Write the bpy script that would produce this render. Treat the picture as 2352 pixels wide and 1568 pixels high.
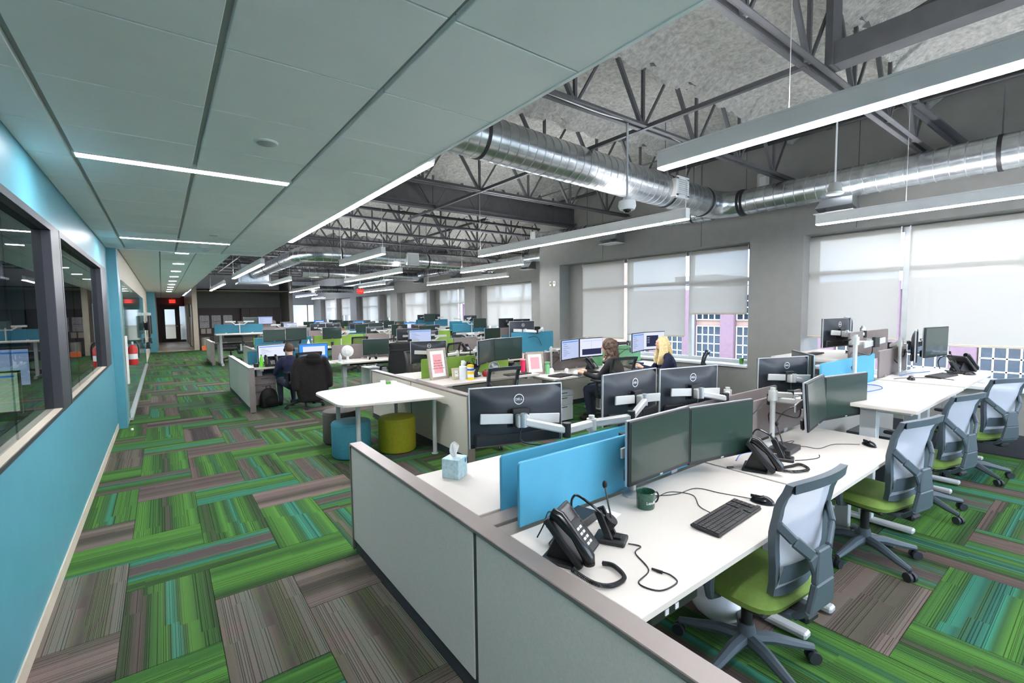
import bpy, bmesh, math, random
from mathutils import Vector, Matrix, Euler, noise
R = math.radians
random.seed(7)
scene = bpy.context.scene
for o in list(bpy.data.objects):
    bpy.data.objects.remove(o)
COL = scene.collection

# ---------------------------------------------------------------- camera
CAM_H = 1.74
F_PX, YAW, PITCH, ROLL = 1066.0, R(36.98), R(3.85), R(-0.69)
fw = Vector((math.sin(YAW) * math.cos(PITCH), math.cos(YAW) * math.cos(PITCH), -math.sin(PITCH)))
r0 = Vector((math.cos(YAW), -math.sin(YAW), 0))
u0 = r0.cross(fw)
rt = math.cos(ROLL) * r0 + math.sin(ROLL) * u0
up = -math.sin(ROLL) * r0 + math.cos(ROLL) * u0
cam_data = bpy.data.cameras.new('camera')
cam = bpy.data.objects.new('camera', cam_data)
COL.objects.link(cam)
cam_data.sensor_fit = 'HORIZONTAL'
cam_data.sensor_width = 36.0
cam_data.lens = 36.0 * F_PX / 2352.0
cam_data.clip_start = 0.05
cam_data.clip_end = 300
mw = Matrix.Identity(4)
for i in range(3):
    mw[i][0], mw[i][1], mw[i][2] = rt[i], up[i], -fw[i]
mw[2][3] = CAM_H
cam.matrix_world = mw
scene.camera = cam

# ---------------------------------------------------------------- light and exposure
vs = scene.view_settings
scene.display_settings.display_device = 'sRGB'
vs.view_transform = 'Standard'
vs.look = 'None'
vs.gamma = 1.0
vs.use_curve_mapping = False
vs.exposure = 1.95
LAMP = 30.0          # pendant and ceiling diffuser strength
SKY = 2.4           # daylight strength
world = bpy.data.worlds.new('sky')
scene.world = world
world.use_nodes = True
wn = world.node_tree
wn.nodes.clear()
bg = wn.nodes.new('ShaderNodeBackground')
out = wn.nodes.new('ShaderNodeOutputWorld')
tc = wn.nodes.new('ShaderNodeTexCoord')
mp = wn.nodes.new('ShaderNodeMapping')
mp.inputs['Scale'].default_value = (1, 1, 3)
nz = wn.nodes.new('ShaderNodeTexNoise')
nz.inputs['Scale'].default_value = 2.2
nz.inputs['Detail'].default_value = 5
cr = wn.nodes.new('ShaderNodeValToRGB')
cr.color_ramp.elements[0].position = 0.38
cr.color_ramp.elements[0].color = (0.46, 0.66, 1.0, 1)
cr.color_ramp.elements[1].position = 0.62
cr.color_ramp.elements[1].color = (0.93, 0.95, 1.0, 1)
wn.links.new(tc.outputs['Generated'], mp.inputs[0])
wn.links.new(mp.outputs[0], nz.inputs['Vector'])
wn.links.new(nz.outputs['Fac'], cr.inputs[0])
wn.links.new(cr.outputs[0], bg.inputs['Color'])
bg.inputs['Strength'].default_value = SKY
wn.links.new(bg.outputs[0], out.inputs[0])

# ---------------------------------------------------------------- materials
def lin(c):
    return tuple(((x / 255.0) / 12.92 if x <= 10.3 else ((x / 255.0 + 0.055) / 1.055) ** 2.4) for x in c)

MATS = {}

def mat(name, rgb, rough=0.5, metal=0.0, var=0.08, scale=6.0, bump=0.0, bscale=60.0, coat=0.0, spec=0.5, emit=None, estr=0.0):
    """principled material with a little procedural variation"""
    m = bpy.data.materials.new(name)
    MATS[name] = m
    m.use_nodes = True
    nt = m.node_tree
    b = nt.nodes['Principled BSDF']
    c = lin(rgb)
    b.inputs['Roughness'].default_value = rough
    b.inputs['Metallic'].default_value = metal
    b.inputs['Coat Weight'].default_value = coat
    b.inputs['Specular IOR Level'].default_value = spec
    t = nt.nodes.new('ShaderNodeTexCoord')
    n = nt.nodes.new('ShaderNodeTexNoise')
    n.inputs['Scale'].default_value = scale
    n.inputs['Detail'].default_value = 3
    nt.links.new(t.outputs['Object'], n.inputs['Vector'])
    rp = nt.nodes.new('ShaderNodeValToRGB')
    rp.color_ramp.elements[0].position = 0.3
    rp.color_ramp.elements[1].position = 0.7
    rp.color_ramp.elements[0].color = tuple(x * (1 - var) for x in c) + (1,)
    rp.color_ramp.elements[1].color = tuple(min(1, x * (1 + var)) for x in c) + (1,)
    nt.links.new(n.outputs['Fac'], rp.inputs[0])
    nt.links.new(rp.outputs[0], b.inputs['Base Color'])
    if bump > 0:
        n2 = nt.nodes.new('ShaderNodeTexNoise')
        n2.inputs['Scale'].default_value = bscale
        n2.inputs['Detail'].default_value = 4
        nt.links.new(t.outputs['Object'], n2.inputs['Vector'])
        bp = nt.nodes.new('ShaderNodeBump')
        bp.inputs['Strength'].default_value = bump
        bp.inputs['Distance'].default_value = 0.02
        nt.links.new(n2.outputs['Fac'], bp.inputs['Height'])
        nt.links.new(bp.outputs[0], b.inputs['Normal'])
    if emit:
        b.inputs['Emission Color'].default_value = lin(emit) + (1,)
        b.inputs['Emission Strength'].default_value = estr
    return m

mat('wall_teal', (80, 146, 162), 0.38, var=0.04)
mat('wall_grey', (134, 132, 128), 0.6, var=0.04)
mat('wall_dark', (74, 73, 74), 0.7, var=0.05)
mat('wall_alcove', (104, 103, 100), 0.7, var=0.05)
mat('wall_brown', (66, 58, 56), 0.6, var=0.05)
mat('wall_white', (225, 227, 226), 0.6, var=0.02)
mat('wall_tan', (190, 180, 162), 0.6, var=0.04)
mat('frame_dark', (50, 51, 58), 0.42, var=0.06)
mat('frame_alu', (205, 208, 210), 0.35, 0.25, var=0.05)
mat('ceil_tile', (247, 247, 249), 0.85, var=0.03, scale=3, bump=0.05, bscale=220)
mat('ceil_grid', (176, 176, 176), 0.5, var=0.03)
mat('foam', (172, 171, 164), 0.95, var=0.25, scale=22, bump=1.0, bscale=75)
mat('steel_dark', (88, 88, 90), 0.55, 0.3, var=0.12)
mat('pipe_black', (40, 40, 42), 0.5, 0.2, var=0.1)
mat('galv', (190, 194, 196), 0.27, 0.95, var=0.16, scale=9)
mat('galv_seam', (168, 172, 174), 0.4, 0.9, var=0.1)
mat('strap_black', (28, 28, 30), 0.6)
mat('white_paint', (208, 210, 210), 0.5, var=0.02)
mat('lamp_body', (232, 230, 228), 0.45, var=0.02)
mat('white_plastic', (232, 232, 230), 0.4, var=0.02)
mat('desk_white', (204, 197, 188), 0.42, var=0.015, scale=2)
mat('desk_edge', (226, 222, 214), 0.45, var=0.02)
mat('silver', (196, 199, 201), 0.33, 0.55, var=0.05)
mat('silver_pale', (200, 200, 196), 0.4, 0.35, var=0.04)
mat('leg_grey', (190, 193, 194), 0.45, 0.2, var=0.04)
mat('panel_fabric', (208, 199, 190), 0.85, var=0.05, scale=120, bump=0.15, bscale=500)
mat('panel_fabric_warm', (188, 182, 168), 0.85, var=0.05, scale=120, bump=0.15, bscale=500)
mat('panel_cap', (132, 122, 117), 0.42, 0.35, var=0.04)
mat('base_dark', (58, 60, 66), 0.5, var=0.05)
mat('screen_teal', (40, 112, 134), 0.6, var=0.05)
mat('screen_blue', (76, 160, 192), 0.55, var=0.04)
mat('screen_green', (124, 160, 62), 0.7, var=0.05)
mat('screen_grey', (126, 116, 114), 0.7, var=0.05)
mat('screen_mint', (120, 190, 130), 0.5, var=0.05)
mat('black_plastic', (26, 27, 29), 0.45, var=0.12)
mat('black_soft', (14, 14, 15), 0.7, var=0.15)
mat('black_gloss', (16, 17, 19), 0.22, var=0.1)
mat('monitor_back', (38, 42, 48), 0.38, var=0.1, scale=2)
mat('monitor_glass', (34, 54, 47), 0.3, var=0.05, coat=0.35)  # green tint in the base colour stands in for greenish reflections
mat('key_grey', (52, 50, 50), 0.5, var=0.08)
mat('key_white', (210, 210, 210), 0.5)
mat('logo_white', (232, 234, 236), 0.4, var=0.01)
mat('chair_grey', (74, 86, 94), 0.45, var=0.05)
mat('chair_dark', (40, 44, 50), 0.5, var=0.06)
mat('chair_black', (24, 25, 28), 0.55, var=0.08)
mat('seat_green', (104, 130, 54), 0.8, var=0.06, scale=60, bump=0.08, bscale=400)
mat('seat_black', (30, 31, 34), 0.85, var=0.1)
mat('ottoman_blue', (66, 140, 158), 0.75, var=0.06, scale=30, bump=0.1, bscale=300)
mat('ottoman_olive', (160, 158, 30), 0.75, var=0.06, scale=30, bump=0.1, bscale=300)
mat('ottoman_brown', (92, 84, 80), 0.75, var=0.06, scale=30, bump=0.1, bscale=300)
mat('mug_green', (38, 84, 66), 0.25, var=0.35, scale=90, coat=0.4)
mat('mug_dark', (10, 24, 20), 0.2)
mat('paper', (240, 240, 238), 0.8, var=0.01)
mat('tissue_blue', (192, 222, 230), 0.7, var=0.16, scale=60)
mat('sticker_blue', (28, 140, 200), 0.5, var=0.02)
mat('pink', (236, 160, 164), 0.7, var=0.03)
mat('hot_pink', (226, 42, 92), 0.45, var=0.04)
mat('ink', (60, 40, 48), 0.7)
mat('frame_wood', (160, 148, 134), 0.6, var=0.12, scale=20)
mat('frame_pale', (198, 190, 160), 0.6, var=0.1, scale=20)
mat('wipes_yellow', (244, 206, 40), 0.45, var=0.03)
mat('wipes_white', (228, 236, 240), 0.45, var=0.05)
mat('wipes_blue', (40, 80, 180), 0.5)
mat('red', (200, 40, 36), 0.4, var=0.06)
mat('red_dark', (150, 34, 30), 0.4, var=0.08)
mat('lime', (120, 214, 60), 0.3, var=0.05)
mat('orange', (224, 110, 60), 0.6, var=0.15, scale=30)
mat('cable_blue', (60, 110, 190), 0.5)
mat('skin', (222, 176, 150), 0.55, var=0.05, scale=12)
mat('hair_brown', (78, 54, 38), 0.55, var=0.45, scale=26, bump=0.9, bscale=40)
mat('hair_short', (84, 62, 46), 0.7, var=0.3, scale=60, bump=0.5, bscale=120)
mat('hair_blond', (236, 208, 150), 0.5, var=0.2, scale=40, bump=0.6, bscale=60)
mat('hair_dark', (40, 30, 26), 0.6, var=0.3, scale=60)
mat('cloth_black', (24, 24, 26), 0.9, var=0.2)
mat('cloth_navy', (24, 30, 58), 0.9, var=0.15)
mat('cloth_red', (190, 80, 60), 0.9, var=0.15)
mat('cloth_white', (214, 216, 222), 0.9, var=0.05)
mat('denim', (40, 46, 62), 0.9, var=0.15)
mat('jacket_dark', (22, 17, 16), 0.92, var=0.3, scale=14, bump=0.5, bscale=26)
mat('carpet_base', (36, 40, 38), 0.95)
mat('tan_floor', (206, 186, 160), 0.4, var=0.05)
mat('door_wood', (62, 48, 44), 0.45, var=0.12, scale=12)
mat('poster_grey', (176, 172, 174), 0.6, var=0.35, scale=18)
mat('brick_tan', (208, 178, 160), 0.9, var=0.1)
mat('stone_pink', (124, 98, 108), 0.9, var=0.06)
mat('stone_pale', (160, 130, 118), 0.9, var=0.06)
mat('roof_grey', (150, 146, 148), 0.9, var=0.05)
mat('asphalt', (168, 162, 150), 0.9, var=0.15, scale=0.5)
mat('win_dark', (24, 36, 48), 0.15, var=0.6, scale=0.9)
mat('leaf', (80, 150, 60), 0.6, var=0.2)
mat('trash_steel', (180, 178, 174), 0.3, 0.8)
mat('gold', (190, 160, 110), 0.5, var=0.1)
mat('glass_board', (96, 156, 150), 0.06, var=0.03, coat=0.6)
mat('bag_clear', (225, 230, 236), 0.25, var=0.05)

def emis(name, rgb, strength):
    m = bpy.data.materials.new(name)
    MATS[name] = m
    m.use_nodes = True
    nt = m.node_tree
    nt.nodes.remove(nt.nodes['Principled BSDF'])
    e = nt.nodes.new('ShaderNodeEmission')
    e.inputs['Color'].default_value = lin(rgb) + (1,)
    e.inputs['Strength'].default_value = strength
    nt.links.new(e.outputs[0], nt.nodes['Material Output'].inputs['Surface'])
    return m

emis('lamp_glow', (246, 248, 255), LAMP)
emis('lamp_up', (246, 248, 255), LAMP * .5)
emis('screen_white', (228, 234, 250), 0.27)
emis('screen_pale', (196, 208, 244), 0.26)
emis('screen_azure', (70, 150, 240), 0.28)
emis('screen_lime', (206, 222, 190), 0.26)
emis('screen_ink', (60, 64, 100), 0.2)
emis('exit_red', (255, 60, 50), 0.35)

def mixmat(name, build):
    m = bpy.data.materials.new(name)
    MATS[name] = m
    m.use_nodes = True
    nt = m.node_tree
    nt.nodes.remove(nt.nodes['Principled BSDF'])
    nt.links.new(build(nt), nt.nodes['Material Output'].inputs['Surface'])
    return m

def glass_build(tint, rough, low, high):
    def f(nt):
        tr = nt.nodes.new('ShaderNodeBsdfTransparent')
        tr.inputs[0].default_value = tint + (1,)
        gl = nt.nodes.new('ShaderNodeBsdfGlossy')
        gl.inputs['Roughness'].default_value = rough
        fr = nt.nodes.new('ShaderNodeFresnel')
        fr.inputs[0].default_value = 1.5
        mr = nt.nodes.new('ShaderNodeMapRange')
        mr.inputs[3].default_value = low
        mr.inputs[4].default_value = high
        mx = nt.nodes.new('ShaderNodeMixShader')
        nt.links.new(fr.outputs[0], mr.inputs[0])
        ge = nt.nodes.new('ShaderNodeNewGeometry')
        om = nt.nodes.new('ShaderNodeMath')
        om.operation = 'SUBTRACT'
        om.inputs[0].default_value = 1.0
        nt.links.new(ge.outputs['Backfacing'], om.inputs[1])
        ml = nt.nodes.new('ShaderNodeMath')
        ml.operation = 'MULTIPLY'
        nt.links.new(mr.outputs[0], ml.inputs[0])
        nt.links.new(om.outputs[0], ml.inputs[1])
        nt.links.new(ml.outputs[0], mx.inputs[0])
        nt.links.new(tr.outputs[0], mx.inputs[1])
        nt.links.new(gl.outputs[0], mx.inputs[2])
        return mx.outputs[0]
    return f

mixmat('glass', glass_build((0.94, 0.97, 0.97), 0.01, 0.0, 0.9))
mixmat('glass_room', glass_build((0.62, 0.70, 0.72), 0.01, 0.02, 1.0))

def cloth_build(trans_rgb, a, diff_rgb, b):
    def f(nt):
        tr = nt.nodes.new('ShaderNodeBsdfTransparent')
        tr.inputs[0].default_value = lin(trans_rgb) + (1,)
        df = nt.nodes.new('ShaderNodeBsdfDiffuse')
        df.inputs[0].default_value = lin(diff_rgb) + (1,)
        tl = nt.nodes.new('ShaderNodeBsdfTranslucent')
        tl.inputs[0].default_value = lin(diff_rgb) + (1,)
        m1 = nt.nodes.new('ShaderNodeMixShader')
        m1.inputs[0].default_value = b
        nt.links.new(df.outputs[0], m1.inputs[1])
        nt.links.new(tl.outputs[0], m1.inputs[2])
        m2 = nt.nodes.new('ShaderNodeMixShader')
        m2.inputs[0].default_value = a
        nt.links.new(m1.outputs[0], m2.inputs[1])
        nt.links.new(tr.outputs[0], m2.inputs[2])
        return m2.outputs[0]
    return f

mixmat('blind_cloth', cloth_build((255, 255, 255), 0.21, (202, 198, 190), 0.54))
mixmat('chair_mesh', cloth_build((235, 240, 245), 0.22, (206, 212, 226), 0.3))
mixmat('chair_mesh_dark', cloth_build((235, 235, 230), 0.35, (96, 92, 86), 0.2))
mixmat('bottle_clear', glass_build((0.75, 0.9, 0.8), 0.03, 0.05, 0.8))

def carpet():
    m = bpy.data.materials.new('carpet')
    MATS['carpet'] = m
    m.use_nodes = True
    nt = m.node_tree
    N, Lk = nt.nodes, nt.links
    b = N['Principled BSDF']
    b.inputs['Roughness'].default_value = 0.95
    b.inputs['Specular IOR Level'].default_value = 0.15
    def math_(op, a, c=None, d=None):
        n = N.new('ShaderNodeMath')
        n.operation = op
        for i, v in enumerate((a, c, d)):
            if v is None:
                continue
            if isinstance(v, (int, float)):
                n.inputs[i].default_value = v
            else:
                Lk.new(v, n.inputs[i])
        return n.outputs[0]
    uv = N.new('ShaderNodeUVMap'); uv.uv_map = 'plank'
    sd = N.new('ShaderNodeUVMap'); sd.uv_map = 'seed'
    s1 = N.new('ShaderNodeSeparateXYZ'); Lk.new(uv.outputs[0], s1.inputs[0])
    s2 = N.new('ShaderNodeSeparateXYZ'); Lk.new(sd.outputs[0], s2.inputs[0])
    u, v, seed = s1.outputs[0], s1.outputs[1], s2.outputs[0]
    def noise1(w, scale, detail=0.0, rough=0.5):
        n = N.new('ShaderNodeTexNoise')
        n.noise_dimensions = '1D'
        n.inputs['Scale'].default_value = scale
        n.inputs['Detail'].default_value = detail
        n.inputs['Roughness'].default_value = rough
        Lk.new(w, n.inputs['W'])
        return n.outputs['Fac']
    def white(w):
        n = N.new('ShaderNodeTexWhiteNoise')
        n.noise_dimensions = '1D'
        Lk.new(w, n.inputs['W'])
        return n.outputs['Value']
    sb = math_('MULTIPLY', seed, 37.17)
    # bands across the plank; a step along the length where the yarn colours change over
    band = math_('FLOOR', math_('MULTIPLY', v, 5.0))
    stepat = math_('MULTIPLY_ADD', white(math_('ADD', band, sb)), 1.6, 0.2)
    stp = math_('MULTIPLY', math_('GREATER_THAN', u, stepat), 0.05)
    w0 = math_('ADD', math_('ADD', v, sb), stp)
    big = noise1(w0, 1.35, 0.0)
    sharp = noise1(w0, 6.0, 0.0)
    mixv = math_('ADD', math_('MULTIPLY', big, 0.87), math_('MULTIPLY', sharp, 0.13))
    spread = math_('MULTIPLY_ADD', math_('SUBTRACT', mixv, 0.5), 1.75, 0.47)
    r1 = N.new('ShaderNodeValToRGB')
    el = r1.color_ramp.elements
    cols = [(0.0, (92, 78, 72)), (0.12, (80, 70, 64)), (0.19, (46, 66, 38)), (0.34, (54, 92, 42)), (0.48, (72, 114, 48)), (0.57, (48, 82, 46)), (0.66, (54, 116, 94)), (0.76, (42, 86, 74)), (0.86, (54, 84, 44)), (0.95, (92, 80, 76)), (1.0, (80, 70, 68))]
    while len(el) < len(cols):
        el.new(0.5)
    for e, (p, c) in zip(el, cols):
        e.position = p
        e.color = lin(c) + (1,)
    Lk.new(spread, r1.inputs[0])
    r2 = N.new('ShaderNodeValToRGB')
    r2.color_ramp.elements[0].color = lin((62, 54, 54)) + (1,)
    r2.color_ramp.elements[0].position = 0.3
    r2.color_ramp.elements[1].color = lin((112, 96, 90)) + (1,)
    r2.color_ramp.elements[1].position = 0.7
    Lk.new(spread, r2.inputs[0])
    brown = math_('LESS_THAN', white(math_('MULTIPLY', seed, 5.31)), 0.2)
    mx = N.new('ShaderNodeMix'); mx.data_type = 'RGBA'
    Lk.new(brown, mx.inputs[0]); Lk.new(r1.outputs[0], mx.inputs[6]); Lk.new(r2.outputs[0], mx.inputs[7])
    # fine ribs
    rib = noise1(w0, 62.0, 1.0, 0.7)
    ribm = math_('MULTIPLY', math_('LESS_THAN', rib, 0.44), math_('GREATER_THAN', noise1(w0, 5.0, 0.0), 0.40))
    dark = math_('SUBTRACT', 1.0, math_('MULTIPLY', ribm, 0.6))
    t = N.new('ShaderNodeTexCoord')
    fz = N.new('ShaderNodeTexNoise')
    fz.inputs['Scale'].default_value = 260
    fz.inputs['Detail'].default_value = 2
    Lk.new(t.outputs['Object'], fz.inputs['Vector'])
    grain = math_('MULTIPLY_ADD', fz.outputs['Fac'], 0.7, 0.65)
    tot = math_('MULTIPLY', dark, grain)
    mul = N.new('ShaderNodeMix'); mul.data_type = 'RGBA'; mul.blend_type = 'MULTIPLY'
    mul.inputs[0].default_value = 1.0
    Lk.new(mx.outputs[2], mul.inputs[6])
    cmb = N.new('ShaderNodeCombineColor')
    for i in range(3):
        Lk.new(tot, cmb.inputs[i])
    Lk.new(cmb.outputs[0], mul.inputs[7])
    Lk.new(mul.outputs[2], b.inputs['Base Color'])
    bp = N.new('ShaderNodeBump')
    bp.inputs['Strength'].default_value = 0.35
    bp.inputs['Distance'].default_value = 0.004
    Lk.new(tot, bp.inputs['Height'])
    Lk.new(bp.outputs[0], b.inputs['Normal'])
carpet()

# ---------------------------------------------------------------- mesh helpers
class MB:
    """collects shapes; build() links them as one mesh object"""
    def __init__(self):
        self.v = []
        self.f = []
    def add(self, vs_, fs_):
        n = len(self.v)
        self.v += [tuple(p) for p in vs_]
        self.f += [tuple(i + n for i in q) for q in fs_]
        return self
    def box(self, x0, x1, y0, y1, z0, z1, M=None):
        p = [Vector(c) for c in ((x0, y0, z0), (x1, y0, z0), (x1, y1, z0), (x0, y1, z0), (x0, y0, z1), (x1, y0, z1), (x1, y1, z1), (x0, y1, z1))]
        if M is not None:
            p = [M @ q for q in p]
        return self.add(p, ((0, 3, 2, 1), (4, 5, 6, 7), (0, 1, 5, 4), (1, 2, 6, 5), (2, 3, 7, 6), (3, 0, 4, 7)))
    def bar(self, a, b, w, h, roll=0.0):
        """rectangular bar from a to b, w sideways, h the other way"""
        a, b = Vector(a), Vector(b)
        d = b - a
        L = d.length
        q = d.to_track_quat('Y', 'Z').to_matrix().to_4x4()
        return self.box(-w / 2, w / 2, 0, L, -h / 2, h / 2, Matrix.Translation(a) @ q @ Matrix.Rotation(roll, 4, 'Y'))
    def tube(self, path, r, n=8, caps=True):
        path = [Vector(p) for p in path]
        rs = r if isinstance(r, (list, tuple)) else [r] * len(path)
        rings = []
        prev = None
        for i, p in enumerate(path):
            d = (path[min(i + 1, len(path) - 1)] - path[max(i - 1, 0)])
            if d.length < 1e-9:
                d = Vector((0, 0, 1))
            d.normalize()
            if prev is None:
                a = Vector((0, 0, 1)) if abs(d.z) < 0.9 else Vector((1, 0, 0))
                x = d.cross(a).normalized()
            else:
                x = (prev - d * prev.dot(d))
                x = x.normalized() if x.length > 1e-6 else d.orthogonal().normalized()
            prev = x
            y = d.cross(x)
            rings.append([p + rs[i] * (math.cos(t) * x + math.sin(t) * y) for t in [2 * math.pi * k / n for k in range(n)]])
        vs_ = [q for rg in rings for q in rg]
        fs_ = []
        for i in range(len(path) - 1):
            for k in range(n):
                k2 = (k + 1) % n
                fs_.append((i * n + k, i * n + k2, (i + 1) * n + k2, (i + 1) * n + k))
        if caps:
            fs_.append(tuple(reversed(range(n))))
            fs_.append(tuple(range((len(path) - 1) * n, len(path) * n)))
        return self.add(vs_, fs_)
    def cyl(self, a, b, r, r2=None, n=16):
        return self.tube([a, b], [r, r if r2 is None else r2], n)
    def lathe(self, prof, n=24, c=(0, 0, 0), M=None):
        """profile (r, z) turned round z"""
        vs_, fs_ = [], []
        for r, z in prof:
            for k in range(n):
                t = 2 * math.pi * k / n
                p = Vector((r * math.cos(t) + c[0], r * math.sin(t) + c[1], z + c[2]))
                vs_.append(M @ p if M is not None else p)
        for i in range(len(prof) - 1):
            for k in range(n):
                k2 = (k + 1) % n
                fs_.append((i * n + k, i * n + k2, (i + 1) * n + k2, (i + 1) * n + k))
        if prof[0][0] > 1e-6:
            fs_.append(tuple(reversed(range(n))))
        if prof[-1][0] > 1e-6:
            fs_.append(tuple(range((len(prof) - 1) * n, len(prof) * n)))
        return self.add(vs_, fs_)
    def prism(self, poly, h0, h1, M=None):
        """2-D outline (x, y) swept from z=h0 to z=h1"""
        n = len(poly)
        p = [Vector((x, y, h0)) for x, y in poly] + [Vector((x, y, h1)) for x, y in poly]
        if M is not None:
            p = [M @ q for q in p]
        fs_ = [tuple(reversed(range(n))), tuple(range(n, 2 * n))]
        for k in range(n):
            k2 = (k + 1) % n
            fs_.append((k, k2, n + k2, n + k))
        return self.add(p, fs_)
    def ball(self, c, r, n=12, m=8, M=None):
        rx, ry, rz = r if isinstance(r, (list, tuple)) else (r, r, r)
        vs_, fs_ = [], []
        for i in range(m + 1):
            a = math.pi * i / m
            for k in range(n):
                t = 2 * math.pi * k / n
                p = Vector((rx * math.sin(a) * math.cos(t), ry * math.sin(a) * math.sin(t), -rz * math.cos(a)))
                if M is not None:
                    p = M @ p
                vs_.append(p + Vector(c))
        for i in range(m):
            for k in range(n):
                k2 = (k + 1) % n
                fs_.append((i * n + k, i * n + k2, (i + 1) * n + k2, (i + 1) * n + k))
        return self.add(vs_, fs_)
    def grid(self, fn, nu, nv, closed=False):
        vs_ = [fn(i / nu, j / nv) for i in range(nu + 1) for j in range(nv + 1)]
        fs_ = [(i * (nv + 1) + j, (i + 1) * (nv + 1) + j, (i + 1) * (nv + 1) + j + 1, i * (nv + 1) + j + 1) for i in range(nu) for j in range(nv)]
        return self.add(vs_, fs_)
    def mesh(self, name, m=None, smooth=False, bevel=0.0, seg=1, weld=False):
        me = bpy.data.meshes.new(name)
        me.from_pydata(self.v, [], self.f)
        bm = bmesh.new()
        bm.from_mesh(me)
        if weld or bevel:
            bmesh.ops.remove_doubles(bm, verts=bm.verts, dist=1e-5)
        bmesh.ops.recalc_face_normals(bm, faces=bm.faces)
        if bevel:
            ed = [e for e in bm.edges if len(e.link_faces) == 2 and e.calc_face_angle(0) > 0.5]
            bmesh.ops.bevel(bm, geom=ed, offset=bevel, segments=seg, affect='EDGES', profile=0.5, clamp_overlap=True)
        for f in bm.faces:
            f.smooth = bool(smooth)
        bm.to_mesh(me)
        bm.free()
        if m:
            me.materials.append(MATS[m])
        if smooth:
            me.set_sharp_from_angle(angle=R(38))
        return me
    def build(self, name, m, parent=None, smooth=False, bevel=0.0, seg=1, loc=None, rot=None, weld=False):
        return link(name, self.mesh(name, m, smooth, bevel, seg, weld), parent, loc, rot)

def link(name, data, parent=None, loc=None, rot=None):
    o = bpy.data.objects.new(name, data)
    COL.objects.link(o)
    if parent is not None:
        o.parent = parent
    if loc is not None:
        o.location = loc
    if rot is not None:
        o.rotation_euler = rot
    return o

def tag(o, label=None, cat=None, group=None, kind=None):
    if label:
        o['label'] = label
    if cat:
        o['category'] = cat
    if group:
        o['group'] = group
    if kind:
        o['kind'] = kind
    return o

def thing(name, label, cat, loc=(0, 0, 0), rz=0.0, group=None):
    o = bpy.data.objects.new(name, None)
    COL.objects.link(o)
    o.empty_display_size = 0.1
    o.location = loc
    o.rotation_euler = (0, 0, rz)
    return tag(o, label, cat, group)

def struct(name, mb, m, parent=None, **k):
    o = mb.build(name, m, parent, **k)
    if parent is None:
        o['kind'] = 'structure'
    return o

def struct_empty(name, loc=(0, 0, 0), rz=0.0):
    o = bpy.data.objects.new(name, None)
    COL.objects.link(o)
    o.location = loc
    o.rotation_euler = (0, 0, rz)
    o['kind'] = 'structure'
    return o

def copy_tree(o, loc=None, rz=None, label=None, group=None, parent=None):
    c = o.copy()
    COL.objects.link(c)
    c.parent = parent
    if loc is not None:
        c.location = loc
    if rz is not None:
        c.rotation_euler = (0, 0, rz)
    if label:
        c['label'] = label
    if group:
        c['group'] = group
    elif label and 'group' in c:
        del c['group']
    for ch in o.children:
        copy_tree(ch, parent=c)
    return c

def proto(builder):
    """first use places the prototype itself, later uses copies"""
    st = {}
    def place(loc, rz, label, group=None):
        if 'o' not in st:
            st['o'] = builder()
            o = st['o']
            o.location = loc
            o.rotation_euler = (0, 0, rz)
            o['label'] = label
            if group:
                o['group'] = group
            return o
        return copy_tree(st['o'], loc, rz, label, group)
    return place

def text_mesh(name, s, size, depth=0.0008, m=None, align='CENTER'):
    cu = bpy.data.curves.new(name, 'FONT')
    cu.body = s
    cu.size = size
    cu.extrude = depth
    cu.align_x = align
    cu.align_y = 'CENTER'
    cu.resolution_u = 2
    ob = bpy.data.objects.new(name, cu)
    COL.objects.link(ob)
    dg = bpy.context.evaluated_depsgraph_get()
    me = bpy.data.meshes.new_from_object(ob.evaluated_get(dg))
    bpy.data.objects.remove(ob)
    if m:
        me.materials.clear()
        me.materials.append(MATS[m])
    return me

def remesh(mb, name, voxel, m, smooth_it=4):
    """one continuous surface round everything in mb"""
    me = mb.mesh(name)
    ob = bpy.data.objects.new(name, me)
    COL.objects.link(ob)
    md = ob.modifiers.new('r', 'REMESH')
    md.mode = 'VOXEL'
    md.voxel_size = voxel
    ms = ob.modifiers.new('s', 'SMOOTH')
    ms.iterations = smooth_it
    ms.factor = 0.5
    dg = bpy.context.evaluated_depsgraph_get()
    res = bpy.data.meshes.new_from_object(ob.evaluated_get(dg))
    bpy.data.objects.remove(ob)
    for p in res.polygons:
        p.use_smooth = True
    res.materials.clear()
    res.materials.append(MATS[m])
    return res

def arc(p0, p1, sag, n=10, up_=(0, 0, -1)):
    p0, p1, u_ = Vector(p0), Vector(p1), Vector(up_)
    return [p0.lerp(p1, t) + u_ * (4 * sag * t * (1 - t)) for t in [i / n for i in range(n + 1)]]

def spline(pts, n=6):
    """Catmull-Rom through pts"""
    P = [Vector(p) for p in pts]
    P = [P[0]] + P + [P[-1]]
    res = []
    for i in range(1, len(P) - 2):
        a, b, c, d = P[i - 1], P[i], P[i + 1], P[i + 2]
        for k in range(n):
            t = k / n
            res.append(0.5 * ((2 * b) + (c - a) * t + (2 * a - 5 * b + 4 * c - d) * t * t + (3 * b - a - 3 * c + d) * t ** 3))
    res.append(P[-2])
    return res
# ================================================================ SETTING
DECK = 4.40
W = 0.438
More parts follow.
